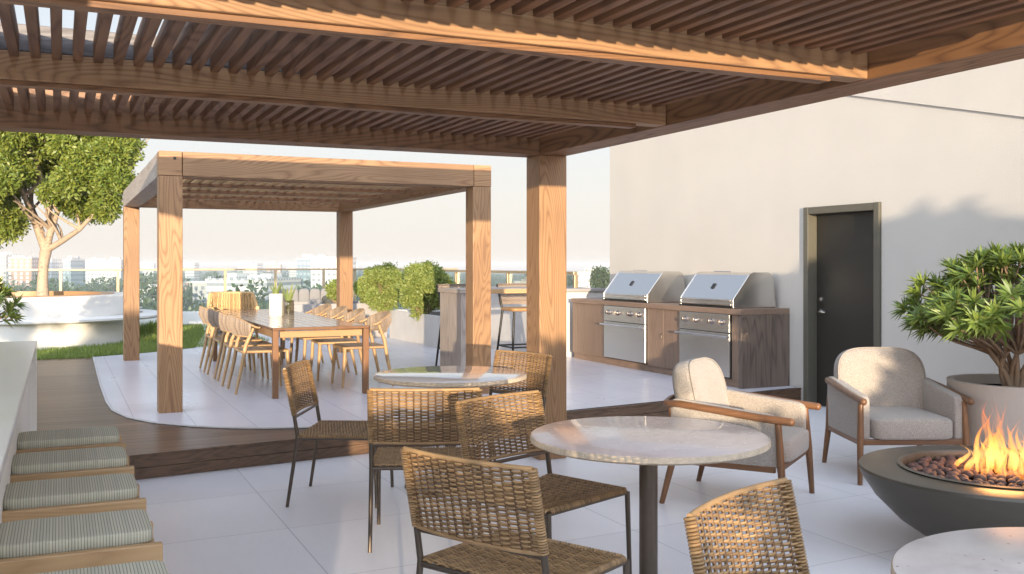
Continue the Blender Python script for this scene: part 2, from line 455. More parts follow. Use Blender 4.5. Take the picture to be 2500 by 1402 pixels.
# grass blades
def blades(n, area, h, name, z):
    vs = []; fs = []
    k = 0
    while k < n:
        x = random.uniform(area[0], area[1]); y = area[2] + (area[3] - area[2]) * random.random() ** 1.6
        if (x + .9) ** 2 + (y - 18.9) ** 2 < 2.02 ** 2: continue
        if x > 1.05 and y < 15.6 + (x - 1.2) * .75: continue
        if x > .43 and y < 15.45 and x < 1.3: continue
        a = random.uniform(0, PI); hh = h * random.uniform(.5, 1.2); w_ = .007
        dx, dy = math.cos(a) * w_, math.sin(a) * w_; lx, ly = random.uniform(-.03, .03), random.uniform(-.03, .03)
        m = len(vs)
        vs += [(x - dx, y - dy, z), (x + dx, y + dy, z), (x + lx, y + ly, z + hh)]; fs.append((m, m + 1, m + 2)); k += 1
    b = MB(); b.v = vs; b.f = fs
    return b.build(name, M['grass'])
tag(blades(42000, (-3.6, 3.3, 15.16, 22.4), .075, 'grass', S - .02), 'short green lawn beside the curved white planter', 'grass', kind='stuff')

# ------------------------------------------------------------------ near pergola
def bx(name, mat, parent, x0, x1, y0, y1, z0, z1, bevel=.006):
    """box whose origin sits at its own centre (grain coordinates are local)"""
    cx, cy, cz = (x0 + x1) / 2, (y0 + y1) / 2, (z0 + z1) / 2
    b = MB(); b.box(x0 - cx, x1 - cx, y0 - cy, y1 - cy, z0 - cz, z1 - cz)
    o = b.build(name, mat, parent, bevel=bevel); o.location = (cx, cy, cz)
    return o
pg = thing('pergola', 'large brown timber pergola overhead with deep slats, its square post by the round tables', 'pergola')
ZB = 2.335; ZT = 2.60; XR = 3.33; YF = 6.73; XL = -1.0
bx('post', M['post_z'], pg, XR, XR + .235, YF, YF + .235, 0, ZB)
bx('post', M['post_z'], pg, XL, XL + .235, YF, YF + .235, 0, ZB)
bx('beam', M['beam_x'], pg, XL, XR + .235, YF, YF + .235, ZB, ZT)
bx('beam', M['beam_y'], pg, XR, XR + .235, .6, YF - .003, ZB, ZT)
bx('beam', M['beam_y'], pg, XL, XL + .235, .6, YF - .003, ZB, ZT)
raft = []
for yr in (5.0, 3.37):
    bx('rafter', M['post_x'], pg, XL + .238, XR - .003, yr, yr + .11, ZB + .004, ZB + .135)
    bx('rafter_shade_top', M['shade_top_x'], pg, XL + .238, XR - .003, yr + .004, yr + .106, ZB + .136, ZT - .004)  # separate upper piece whose grey colour stands for shade
    bx('ledge', M['beam_x'], pg, XL + .3, XR - .2, yr + .025, yr + .10, ZB - .018, ZB + .003, .002)
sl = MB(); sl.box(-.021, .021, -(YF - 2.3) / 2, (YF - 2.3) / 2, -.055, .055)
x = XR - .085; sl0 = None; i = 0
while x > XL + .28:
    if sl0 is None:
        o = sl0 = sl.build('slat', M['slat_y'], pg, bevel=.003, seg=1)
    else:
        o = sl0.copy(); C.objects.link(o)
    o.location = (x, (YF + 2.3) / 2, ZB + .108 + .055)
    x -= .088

# ------------------------------------------------------------------ small pergola
pg2 = thing('pergola', 'smaller free-standing timber pergola over the long dining table', 'pergola')
X0, X1, Y0, Y1 = .80, 5.35, 9.20, 14.6
# right posts measured from the photo
def xu(u, Y):
    r = (u - 1250) / 2400
    return Y * (st + r * ct) / (ct - r * st)
X1 = xu(1199, Y0)
Z0, Z1 = 2.285, 2.505
for (a, b_) in ((X0, Y0), (X1 - .20, Y0), (X0, Y1 - .2), (X1 - .2, Y1 - .2)):
    bx('post', M['post_z'], pg2, a, a + .20, b_, b_ + .20, S + .002, Z0)
bx('beam', M['post_x'], pg2, X0 + .2, X1 - .19, Y0, Y0 + .16, Z0, Z1)
bx('beam', M['post_x'], pg2, X0 + .2, X1 - .19, Y1 - .16, Y1, Z0, Z1)
bx('beam', M['weathered_y'], pg2, X0, X0 + .197, Y0 + .203, Y1, Z0, Z1)  # left beam coloured grey-white for the sky reflecting on it
bx('corner_block', M['post_x'], pg2, X0 - .002, X0 + .194, Y0 - .003, Y0 + .20, Z0 + .002, Z1)
bx('corner_block', M['post_x'], pg2, X1 - .186, X1 + .002, Y0 - .003, Y0 + .20, Z0 + .002, Z1)
bx('beam', M['post_y'], pg2, X1 - .187, X1, Y0 + .203, Y1, Z0, Z1)
bx('bolt', M['black'], pg2, X0 + .12, X0 + .145, Y0 - .006, Y0 + .004, 2.43, 2.455, .003)
for k in range(1, 5):
    y = Y0 + .16 + (Y1 - Y0 - .32) * k / 5
    bx('rafter', M['beam_x'], pg2, X0 + .2, X1 - .19, y - .035, y + .035, Z0 + .072, Z0 + .112, .003)
s2 = None; x = X0 + .27
while x < X1 - .25:
    if s2 is None:
        b = MB(); b.box(-.016, .016, -(Y1 - Y0 - .33) / 2, (Y1 - Y0 - .33) / 2, -.035, .035)
        o = s2 = b.build('slat', M['oak_y'], pg2, bevel=.003, seg=1)  # paler wood tone stands for sunlight on the slat sides
    else:
        o = s2.copy(); C.objects.link(o)
    o.location = (x, (Y0 + Y1) / 2, Z0 + .145)
    x += .115

# ------------------------------------------------------------------ building wall, door
XW = 7.2
bw = thing('building', 'tall cream stucco building wall behind the grills with a sloping projecting band', 'building', (XW, 9, 0))
def wall_poly(parent, name, pts, x0, x1, mat, bevel=0):
    n = len(pts)
    b = MB()
    b.add([(x0 - XW, p[0] - 9, p[1]) for p in pts] + [(x1 - XW, p[0] - 9, p[1]) for p in pts],
          [tuple(range(n)), tuple(range(n, 2 * n))[::-1]] + [(i, n + i, n + (i + 1) % n, (i + 1) % n) for i in range(n)])
    return b.build(name, mat, parent, bevel=bevel)
DY0, DY1, DZ = 7.12, 8.19, 2.10
YE = 12.27
top = lambda y: 3.08 + (y - 5.58) * .14
band = lambda y: 2.71 + (y - 5.58) * .247
wall_poly(bw, 'wall', [(-1, -.6), (DY0, -.6), (DY0, DZ), (DY1, DZ), (DY1, -.6), (YE, -.6), (YE, top(YE)), (-1, 2.62)], XW, XW + .35, M['plaster'])
wall_poly(bw, 'upper_band', [(2.0, band(2) - .0), (7.9, band(7.9)), (9.5, band(9.5)), (9.5, top(9.5) + .3), (2.0, 2.75)], XW - .022, XW - .002, M['plaster'])
b = MB(); b.box(.36, 6, -10, YE - 9, -.6, 2.3); b.build('rear_block', M['plaster'], bw)
dr = thing('door', 'dark olive black metal door recessed in the cream wall', 'door', (XW, DY0, 0))
b = MB()
b.box(-.03, .14, .005, .075, 0, DZ + .0); b.box(-.03, .14, DY1 - DY0 - .075, DY1 - DY0 - .005, 0, DZ); b.box(-.028, .14, .076, DY1 - DY0 - .076, DZ - .075, DZ - .002)
b.build('door_frame', M['door_frame'], dr, bevel=.005)
b = MB(); b.box(.09, .135, .078, DY1 - DY0 - .078, .01, DZ - .078); b.build('door_leaf', M['door'], dr, bevel=.003)
b = MB(); b.box(.136, .36, .0, DY1 - DY0, 0, DZ); b.build('door_recess', M['door'], dr)
b = MB(); hy = DY1 - DY0 - .15
b.tube([(.09, hy, 1.0), (.04, hy, 1.0), (.035, hy - .02, 1.0), (.035, hy - .12, .995)], .011, 10); b.lathe([(.0, 0), (.03, 0), (.03, .012), (0, .012)], 20, M=Matrix.Translation((.092, hy, 1.0)) @ Matrix.Rotation(-PI / 2, 4, 'Y'))
b.build('handle', M['chrome'], dr, smooth=40)
b = MB(); b.lathe([(.0, 0), (.028, 0), (.024, .02), (0, .022)], 20, M=Matrix.Translation((.092, hy, 1.13)) @ Matrix.Rotation(-PI / 2, 4, 'Y')); b.build('lock', M['chrome'], dr, smooth=40)

# ------------------------------------------------------------------ grill counter
XC, CY0, CY1, CZ = 6.55, 8.43, 12.2, 1.02
gc = thing('grill_counter', 'long wooden grill counter with steel oven fronts along the cream wall', 'counter', (XC, CY0, S))
H_ = CZ - S
def gbox(name, mat, x0, x1, y0, y1, z0, z1, bevel=.003, par=None):
    o = bx(name, mat, par or gc, x0, x1, y0, y1, z0, z1, bevel); return o
D_ = XW - XC - .003; L_ = CY1 - CY0
gbox('countertop', M['cab_y'], -.02, D_, 0, L_, H_ - .06, H_, .004)
gbox('end_panel', M['end_wood'], 0, D_, -.001, .05, .001, H_ - .062, .003)
gbox('plinth', M['cab_y'], .03, D_, .052, L_, .001, .09)
segs = [(.052, .17), (1.13, 1.83), (2.87, L_)]
u1 = (.17, 1.12); u2 = (1.84, 2.86)
gbox('front_panel', M['cab_z'], .004, .03, .052, .165, .092, H_ - .062)
gbox('cabinet_door', M['cab_z'], .004, .03, 1.125, 1.475, .092, H_ - .062)
gbox('cabinet_door', M['cab_z'], .004, .03, 1.479, 1.835, .092, H_ - .062)
gbox('front_panel', M['cab_z'], .004, .03, 2.865, L_, .092, H_ - .062)
gbox('carcass', M['cab_z'], .032, D_ - .002, .052, L_ - .002, .092, H_ - .062)
b = MB(); b.tube([(-.002, 1.50, .50), (-.012, 1.512, .47), (-.002, 1.50, .44)], .006, 8); b.build('pull', M['bronze'], gc, smooth=40)
for (ya, yb) in (u1, u2):
    e = thing('oven_front', None, None, (0, ya, 0)); e.parent = gc
    w_ = yb - ya
    gbox('oven_door', M['steel'], -.022, .031, .008, w_ - .008, .11, H_ - .27, .004, e)
    gbox('control_panel', M['steel'], -.022, .031, .008, w_ - .008, H_ - .262, H_ - .066, .004, e)
    gbox('gap_trim', M['black'], -.004, .031, 0, w_, .10, H_ - .063, .0, e)
    b = MB(); zz = H_ - .305
    b.tube([(-.065, -.03, zz), (-.065, w_ + .01, zz)], .014, 12)
    for yy in (.06, w_ - .06): b.tube([(-.02, yy, zz), (-.066, yy, zz)], .009, 8)
    b.build('handle', M['chrome'], e, smooth=40)
    for q in (.14, .36, .66, .86):
        k = MB(); yy = w_ * (1 - q) ; T = Matrix.Translation((-.022, yy, H_ - .15)) @ Matrix.Rotation(-PI / 2, 4, 'Y')
        k.lathe([(0, 0), (.036, 0), (.036, .008), (.026, .012), (.024, .034), (.018, .038), (0, .038)], 20, M=T)
        k.box(-.02, .02, -.006, .006, .036, .052, T)
        k.build('knob', M['knob'], e, smooth=35)
    mk = MB()
    for q in (.10, .13, .16, .33, .36, .39, .85, .88):
        yy = w_ * (1 - q) - .006; mk.box(-.0235, -.0215, yy - .01, yy + .006, H_ - .218, H_ - .211)
    mk.build('printed_marks', M['mark'], e)
def grill(Ya, Yb, label):
    g = thing('gas_grill', label, 'grill', (XC, Ya, CZ), 0, 'steel gas grills on the wooden counter')
    w_ = Yb - Ya
    # profile in x,z of the hood (front at small x)
    prof = [(.03, .02), (.03, .095), (.045, .115), (.24, .36), (.30, .385), (.50, .385), (.56, .35), (.60, .02)]
    def hood(pr, y0, y1, name, mat, bev):
        n = len(pr); b = MB()
        b.add([(p[0], y0, p[1]) for p in pr] + [(p[0], y1, p[1]) for p in pr],
              [tuple(range(n))[::1], tuple(range(n, 2 * n))[::-1]] + [((i + 1) % n, i, n + i, n + (i + 1) % n) for i in range(n)])
        return b.build(name, mat, g, bevel=bev)
    hood(prof, .025, w_ - .025, 'lid', M['steel'], .006)
    side = [(p[0] * 1.0 - (.004 if p[0] < .1 else 0), p[1] + .006) for p in prof]
    side[0] = (side[0][0], .004); side[-1] = (.606, .004)
    hood(side, 0, .024, 'side_panel', M['steel'], .004); hood(side, w_ - .024, w_, 'side_panel', M['steel'], .004)
    b = MB(); b.box(.01, .60, .012, w_ - .012, .0, .018); b.build('base_tray', M['black'], g)
    b = MB(); b.box(.012, .03, .03, w_ - .03, .028, .05); b.box(.008, .03, .03, w_ - .03, .075, .09); b.build('front_rail', M['chrome'], g, bevel=.004)
    # emblem plate in the slanting face
    T = Matrix.Translation((.135, w_ * .5, .235)) @ Matrix.Rotation(-math.atan2(.245, .195), 4, 'Y')
    b = MB(); b.box(-.035, .035, -.028, .028, -.003, .004, T); b.build('thermometer_plate', M['black'], g, bevel=.003)
    b = MB(); b.tube([(.26, w_ * .35, .395), (.26, w_ * .65, .395)], .006, 8); b.build('hinge_bar', M['chrome'], g, smooth=40)
    return g
grill(10.3, 11.38, 'closed stainless gas grill at the far end of the wooden counter, reflecting the sky')
grill(8.6, 9.6, 'stainless gas grill with closed lid on the wooden counter, nearest the dark door')

# ------------------------------------------------------------------ planters, parapet, railings
b = MB(); b.box(6.15, 7.19, YE + .13, 14.3, .1, 1.10); pr_ = b.build('wall', M['concrete'], bevel=.01); pr_.name = 'parapet_wall'
tag(pr_, 'pale concrete parapet wall behind the tall bar table', 'wall')
b = MB(); b.box(6.12, 7.19, YE + .10, 14.33, 1.102, 1.15); b.build('coping', M['dark_concrete'], pr_, bevel=.006)
def planter(name, label, x0, x1, y0, y1, z, mat, rim=.07):
    t = thing(name, label, 'planter', ((x0 + x1) / 2, (y0 + y1) / 2, S))
    w_, d_, h_ = (x1 - x0) / 2, (y1 - y0) / 2, z - S
    b = MB(); b.box(-w_, w_, -d_, -d_ + rim, 0, h_); b.box(-w_, w_, d_ - rim, d_, 0, h_)
    b.box(-w_, -w_ + rim, -d_ + rim, d_ - rim, 0, h_); b.box(w_ - rim, w_, -d_ + rim, d_ - rim, 0, h_)
    b.build('planter_box', mat, t, bevel=.004)
    b = MB(); b.box(-w_ + rim, w_ - rim, -d_ + rim, d_ - rim, .01, h_ - .05); b.build('soil', M['soil'], t)
    return t
planter('concrete_planter', 'long pale concrete planter with rounded bushes left of the bar table', 5.4, 6.8, 14.36, 17.0, .68, M['concrete'])
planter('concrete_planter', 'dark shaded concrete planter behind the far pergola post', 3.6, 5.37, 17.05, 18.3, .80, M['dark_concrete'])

def railing(name, label, p0, p1, n, zb, zt):
    t = thing(name, label, 'railing', (p0[0], p0[1], zb))
    d = Vector((p1[0] - p0[0], p1[1] - p0[1], 0)); L = d.length; a = math.atan2(d.y, d.x); t.rotation_euler = (0, 0, a)
    h = zt - zb
    b = MB(); b.box(0, L, -.035, .035, h - .045, h); b.build('top_rail', M['brass'], t, bevel=.004)
    b = MB(); b.box(0, L, -.02, .02, .03, .07); b.build('bottom_rail', M['brass'], t)
    for i in range(n + 1):
        x = L * i / n
        bx('post', M['brass'], t, x - .03, x + .03, -.03, .03, 0, h - .046, .003)
        if i < n: bx('glass_pane', M['glass'], t, x + .045, x + L / n - .045, -.007, .007, .075, h - .05, 0)
    return t
# posts at photo columns 148, 295, 575, 702, 838 -> about 1.22 m apart
xa = xu(148, 24.8)
railing('glass_railing', 'long brass-framed glass railing at the far edge behind the tree and dining table', (xa - 1.22 * 3, 24.8), (xa + 1.22 * 8, 24.8), 11, .24, 1.39)
railing('glass_railing', 'brass-framed glass railing running behind the bar table towards the cream wall', (6.9, 12.75), (6.9, 24.7), 5, 1.15 - .9, 1.39)

# ------------------------------------------------------------------ foliage makers
def leaves_blob(centres, n, size, elong=2.2, shell=.55, up=.3, hang=0):
    """many small rhombic leaves spread in clumps; centres = (x,y,z,r,weight)"""
    w_ = np.array([c[4] for c in centres], float); w_ /= w_.sum()
    idx = rng.choice(len(centres), n, p=w_)
    c = np.array([c[:3] for c in centres])[idx]; r = np.array([c[3] for c in centres])[idx]
    d = rng.normal(size=(n, 3)); d /= np.linalg.norm(d, axis=1)[:, None]
    rad = r * (shell + (1 - shell) * rng.random(n)) * (1 + .12 * rng.normal(size=n))
    p = c + d * rad[:, None]
    ax = d * .7 + rng.normal(size=(n, 3)) * .75; ax[:, 2] += up - hang; ax /= np.linalg.norm(ax, axis=1)[:, None]
    nn = np.cross(ax, rng.normal(size=(n, 3))); nn /= np.linalg.norm(nn, axis=1)[:, None]
    L = size * (.6 + .8 * rng.random(n))[:, None]; W = L / elong
    v = np.stack([p, p + ax * L * .5 + nn * W * .5, p + ax * L, p + ax * L * .5 - nn * W * .5], 1).reshape(-1, 3)
    return v
def leaf_mesh(name, v, mat, parent=None):
    n = len(v) // 4
    me = bpy.data.meshes.new(name)
    me.vertices.add(len(v)); me.vertices.foreach_set('co', v.astype(np.float32).ravel())
    me.loops.add(4 * n); me.loops.foreach_set('vertex_index', np.arange(4 * n, dtype=np.int32))
    me.polygons.add(n); me.polygons.foreach_set('loop_start', np.arange(0, 4 * n, 4, dtype=np.int32))
    me.update(calc_edges=True); me.validate()
    me.materials.append(mat)
    o = bpy.data.objects.new(name, me); C.objects.link(o)
    if parent: o.parent = parent
    return o

def bend(a, b, k=6, j=.06, sag=0):
    a, b = Vector(a), Vector(b); L = (b - a).length; out = []
    off = Vector((random.uniform(-1, 1), random.uniform(-1, 1), random.uniform(-.5, .8))) * j * L
    for i in range(k + 1):
        t = i / k; out.append(a.lerp(b, t) + off * math.sin(PI * t) + Vector((0, 0, sag * math.sin(PI * t))))
    return out

# big tree in round planter
PC = (-.9, 18.9)
tp = thing('round_planter', 'large curved white planter with a bench ring around the tall tree', 'planter', (PC[0], PC[1], S - .01))
b = MB(); R_ = 2.1; h_ = .99 - S
b.lathe([(R_ - .30, .45), (R_ - .30, h_), (R_, h_), (R_, 0), (R_ - .12, 0)], 96); b.build('planter_wall', M['white_render'], tp, smooth=30)
b = MB(); b.lathe([(R_ - .50, h_ - .14), (R_ - .50, h_ + .012), (R_ - .298, h_ + .012), (R_ - .298, h_ - .14)], 96); b.build('timber_liner', M['teak_x'], tp, smooth=30)
b = MB(); b.lathe([(0, h_ - .1), (R_ - .31, h_ - .1)], 64); b.build('soil', M['soil'], tp)
b = MB(); b.lathe([(2.0, .40), (2.0, .48), (2.27, .48), (2.30, .455), (2.30, .425), (2.27, .40)], 96, c=(.28, .15, 0), closed=True); b.build('bench_ring', M['white_render'], tp, smooth=50)
tx, ty = -.27, 19.39
tr = thing('tree', 'tall broadleaf tree with pale forked trunk growing from the curved white planter', 'tree', (tx, ty, .85))
def tz(u, v, d=17.5, dy=0):
    x, y = at(u, d); return Vector((x - tx, y - ty + dy, 1.5 + (645 - v) / 2400 * d - .85))
b = MB()
fork = tz(112, 612)
b.tube([tz(105, 740), tz(104, 690), tz(106, 650), fork], [.115, .09, .085, .10], 14)
ends = []
limbs = [([fork, tz(92, 560), tz(60, 480, 17.3), tz(20, 400, 17.0)], .10), ([fork, tz(125, 560), tz(118, 480), tz(90, 400), tz(95, 330)], .085),
         ([fork, tz(150, 590, 17.4), tz(195, 560, 17.2), tz(250, 500, 17.0), tz(290, 440, 17.)], .075), ([tz(118, 590), tz(140, 520), tz(175, 460), tz(210, 380)], .065),
         ([tz(104, 570), tz(80, 510, 18), tz(50, 450, 18.3), tz(10, 420, 18.5)], .06), ([tz(120, 560), tz(150, 500, 18.2), tz(190, 440, 18.5), tz(250, 380, 18.8)], .06)]
for pts, r0 in limbs:
    k = len(pts); b.tube(pts, [.82 * r0 * (1 - .72 * i / (k - 1)) for i in range(k)], 10)
    for i in range(1, k):
        for _ in range(3):
            e = pts[i] + Vector((random.uniform(-.7, .7), random.uniform(-.7, .7), random.uniform(.15, .9)))
            b.tube(bend(pts[i], e, 4, .1), [.03, .024, .018, .012, .008], 6)
b.build('trunk', M['bark'], tr, smooth=60)
cl = []
def blob(u, v, rpx, d, w=1.):
    p = tz(u - 14, v, d); cl.append((p.x, p.y, p.z, rpx / 2400 * d, w * (rpx / 45) ** 2))
for (u, v) in [(-90, 360), (-60, 450), (-40, 540), (-100, 480), (-70, 270), (0, 200), (0, 300), (-10, 400), (0, 500), (15, 545), (50, 255), (60, 350), (80, 180), (70, 430), (35, 470),
               (120, 300), (130, 220), (130, 390), (160, 170), (180, 340), (190, 260), (180, 440), (215, 500), (235, 400), (240, 320), (250, 230), (265, 460), (285, 380), (290, 300), (225, 180), (270, 500), (180, 490), (300, 430), (150, 470), (-20, 560), (100, 280), (310, 350), (20, 350), (40, 400), (30, 430), (-20, 450), (60, 300), (90, 240), (-30, 320), (-50, 400), (110, 350), (75, 375)]:
    for _ in range(3):
        dd = 17.5 + random.uniform(-1.35, 1.35)
        blob(u + random.uniform(-16, 16), v + random.uniform(-16, 16), random.uniform(24, 50), dd)
leaf_mesh('crown', leaves_blob(cl, 185000, .075, 2.3, .45, .1, .2), M['leaf_tree'], tr)

def bush(label, u, d, zc, rad, seed, n=15000, stemz=.6, name='bush', group=None):
    random.seed(seed)
    x, y = at(u, d)
    t = thing(name, label, 'bush', (x, y, stemz))
    b = MB()
    cc = []
    for k in range(44):
        a = random.uniform(0, 2 * PI); q = random.uniform(-1, 1); rr = rad * random.uniform(.5, .84)
        p = Vector((math.cos(a) * math.sqrt(1 - q * q) * rr, math.sin(a) * math.sqrt(1 - q * q) * rr, max(.10, zc - stemz + q * rr * .88)))
        cc.append((p.x, p.y, p.z, rad * random.uniform(.13, .34), 1))
        b.tube(bend((0, 0, -.03), p * .9, 5, .08), [.022, .018, .014, .01, .008, .005], 6)
    b.build('stems', M['stem'], t, smooth=60)
    leaf_mesh('foliage', leaves_blob(cc, n, .045, 2.0, .4, .05), M['leaf_bush'], t)
    return t
bush('left rounded yellow-green bush in the concrete planter behind the dining chairs', 930, 17.7, 1.07, .50, 3, 34000)
bush('right rounded yellow-green bush in the concrete planter beside the tall bar table', 1033, 16.3, 1.07, .50, 4, 34000)
bush('small low green bush just left of the far pergola post', 822, 18.0, 1.02, .22, 5, 4000, .76)

def rosette(b_v, c, d, n, L, w_):
    d = Vector(d).normalized(); a = d.orthogonal().normalized(); b2 = d.cross(a)
    for k in range(n):
        q = 2.4 * k + random.uniform(-.3, .3); el = random.uniform(.15, 1.1)
        o = (a * math.cos(q) + b2 * math.sin(q)) * math.cos(el) + d * math.sin(el); o.normalize()
        s_ = o.cross(d).normalized() if o.cross(d).length > 1e-3 else a
        l = L * random.uniform(.7, 1.15); up_ = s_.cross(o) * (l * .04)
        m = c + o * l * .45; dr_ = Vector((0, 0, -l * .10))
        tip = c + o * l + dr_
        b_v += [tuple(c), tuple(m + s_ * w_ + up_), tuple(tip), tuple(m - s_ * w_ + up_)]
def oleander(label, loc, height, spread, nst, L, seed, zbias=.2, squash=1., lw=.011, name='potted_shrub', sub=26):
    random.seed(seed)
    t = thing(name, label, 'shrub', loc)
    b = MB(); vs = []
    for k in range(nst):
        a = 2 * PI * k / nst + random.uniform(-.3, .3); rr = math.sqrt(random.random())
        mid = Vector((math.cos(a) * spread * .3 * rr, math.sin(a) * spread * .3 * rr * squash, height * random.uniform(.25, .38)))
        b.tube(bend((random.uniform(-.05, .05), random.uniform(-.05, .05), -.02), mid, 5, .1), [.026, .023, .02, .018, .016, .014], 7)
        for j in range(sub // 4):
            a2 = a + random.uniform(-1.0, 1.0); q = random.uniform(-.15, 1.)
            rad_ = spread * (1 - max(q, 0) ** 2) ** .5 * random.uniform(.6, 1.0)
            e = Vector((math.cos(a2) * rad_, math.sin(a2) * rad_ * squash, height * (.5 + .48 * q)))
            pts = bend(mid, e, 5, .10)
            b.tube(pts, [.013, .011, .009, .008, .006, .005], 5)
            dd = (pts[-1] - pts[-2]).normalized() + Vector((0, 0, zbias))
            rosette(vs, pts[-1], dd, 26, L, lw)
            rosette(vs, pts[-2], dd, 12, L * .9, lw)
    b.build('stems', M['stem'], t, smooth=60)
    leaf_mesh('foliage', np.array(vs), M['leaf_long'], t)
    return t
# pot by the wall
px_, py_ = 6.185, 4.86
pt = thing('plant_pot', 'large round clay-grey pot behind the fire bowl, holding the leafy shrub', 'pot', (px_, py_, 0))
b = MB(); b.lathe([(.30, 0), (.38, .08), (.44, .35), (.45, .67), (.40, .67), (.39, .50)], 64); b.build('pot_body', M['pot'], pt, smooth=40)
b = MB(); b.lathe([(0, .60), (.395, .60)], 40); b.build('soil', M['soil'], pt)
oleander('bushy green shrub with long pointed leaves in the round pot by the cream wall', (px_, py_, .60), .98, .74, 13, .135, 21, lw=.0105, sub=60)
lx, ly = at(-62, 10.5)
b = thing('plant_pot', 'pale round pot hidden behind the left bar counter, holding a leafy shrub', 'pot', (lx, ly, S))
q = MB(); q.lathe([(.25, 0), (.33, .1), (.36, .42), (.32, .42), (.31, .3)], 40); q.build('pot_body', M['pot'], b, smooth=40)
oleander('green shrub with long pointed leaves at the left edge behind the bar counter', (lx, ly, S + .35), .88, .44, 7, .15, 12, lw=.011, sub=28)
# ornamental grass tuft by the bench
def tuft(label, loc, n, h, spread):
    t = MB()
    for k in range(n):
        a = random.uniform(0, 2 * PI); r0 = random.uniform(0, spread * .5); l = h * random.uniform(.6, 1.1)
        bx_, by_ = math.cos(a) * r0, math.sin(a) * r0; ox, oy = math.cos(a) * l * .6, math.sin(a) * l * .6
        s_ = Vector((-math.sin(a), math.cos(a), 0)) * .006
        p0 = Vector((bx_, by_, 0)); p1 = Vector((bx_ + ox * .35, by_ + oy * .35, l * .75)); p2 = Vector((bx_ + ox, by_ + oy, l * .9))
        t.add([p0 - s_, p0 + s_, p1 + s_, p1 - s_, p2], [(0, 1, 2, 3), (3, 2, 4)])
    o = t.build('grass_tuft', M['grass']); o.location = loc
    return tag(o, label, 'plant')
x_, y_ = P(372, 812, S); tuft('spiky grass tuft at the lawn edge right of the white bench', (x_, y_, S - .01), 260, .26, .9)

# ------------------------------------------------------------------ left bar counter and its stools
lc = thing('bar_counter', 'pale stone-topped bar counter at the left edge beside the row of stools', 'counter', (-.13, 7.12, 0))
b = MB(); b.box(-1.3, 0, -7.0, 0, .965, 1.0); b.build('countertop', M['bar_top'], lc, bevel=.004)
b = MB(); b.box(-1.25, -.045, -6.95, -.025, 0, .964); b.build('counter_body', M['white_render'], lc)
b = MB(); b.box(-.044, -.002, -7.0, -.005, .0, .963); 
b = MB(); b.box(-.30, -.004, -.045, -.002, 0, .963); b.build('end_panel', M['white_render'], lc, bevel=.003)

def bar_bench(label, first=None, loc=None):
    if first: return dup(first, loc, 0, label)
    t = thing('bar_stool', label, 'stool', loc, 0, 'oak bar stools with striped cushions along the left counter')
    W, Dp, z = .44, .35, .70
    b = MB()
    def fn(p):
        return p
    b.pillow((W / 2, Dp / 2 + .015, z - .020), (W - .002, Dp - .045, .042), .2, 56, 20); b.build('cushion', M['stripe'], t, smooth=70)
    bx('rail', M['oak_x'], t, -.02, W + .02, -.012, .018, z - .092, z - .030, .005)
    bx('rail', M['oak_x'], t, -.02, W + .02, Dp - .03, Dp + .002, z - .100, z - .048, .005)
    bx('end_rail', M['oak_y'], t, W - .03, W + .005, .031, Dp - .031, z - .090, z - .045, .004)
    bx('end_rail', M['oak_y'], t, -.005, .03, .031, Dp - .031, z - .090, z - .045, .004)
    for k in range(6):
        xx = .05 + k * .064
        bx('seat_slat', M['oak_y'], t, xx, xx + .03, .031, Dp - .031, z - .082, z - .070, .002)
    for xx in (.01, W - .055):
        for yy in (-.001, Dp - .039):
            bx('leg', M['oak_z'], t, xx, xx + .045, yy, yy + .04, 0, z - .101, .004)
    for yy in (.006, Dp - .03):
        bx('apron', M['oak_x'], t, .056, W - .056, yy, yy + .022, z - .175, z - .135, .003)
        bx('stretcher', M['oak_x'], t, .056, W - .056, yy, yy + .022, .22, .25, .003)
    bx('end_stretcher', M['oak_y'], t, W - .05, W - .025, .04, Dp - .04, .30, .33, .003)
    return t
ys = [4.91, 4.32, 3.71, 3.10, 2.49]
nm = ['farthest striped-cushion oak stool, directly before the wood deck', 'second striped-cushion oak stool from the wood deck',
      'middle one of the five striped-cushion oak stools', 'second nearest striped-cushion oak stool at the left counter',
      'nearest striped-cushion oak stool, cut off by the bottom edge of the picture']
s0 = bar_bench(nm[0], loc=(-.18, ys[0], 0))
for l_, y in zip(nm[1:], ys[1:]): bar_bench(l_, s0, (-.18, y, 0))

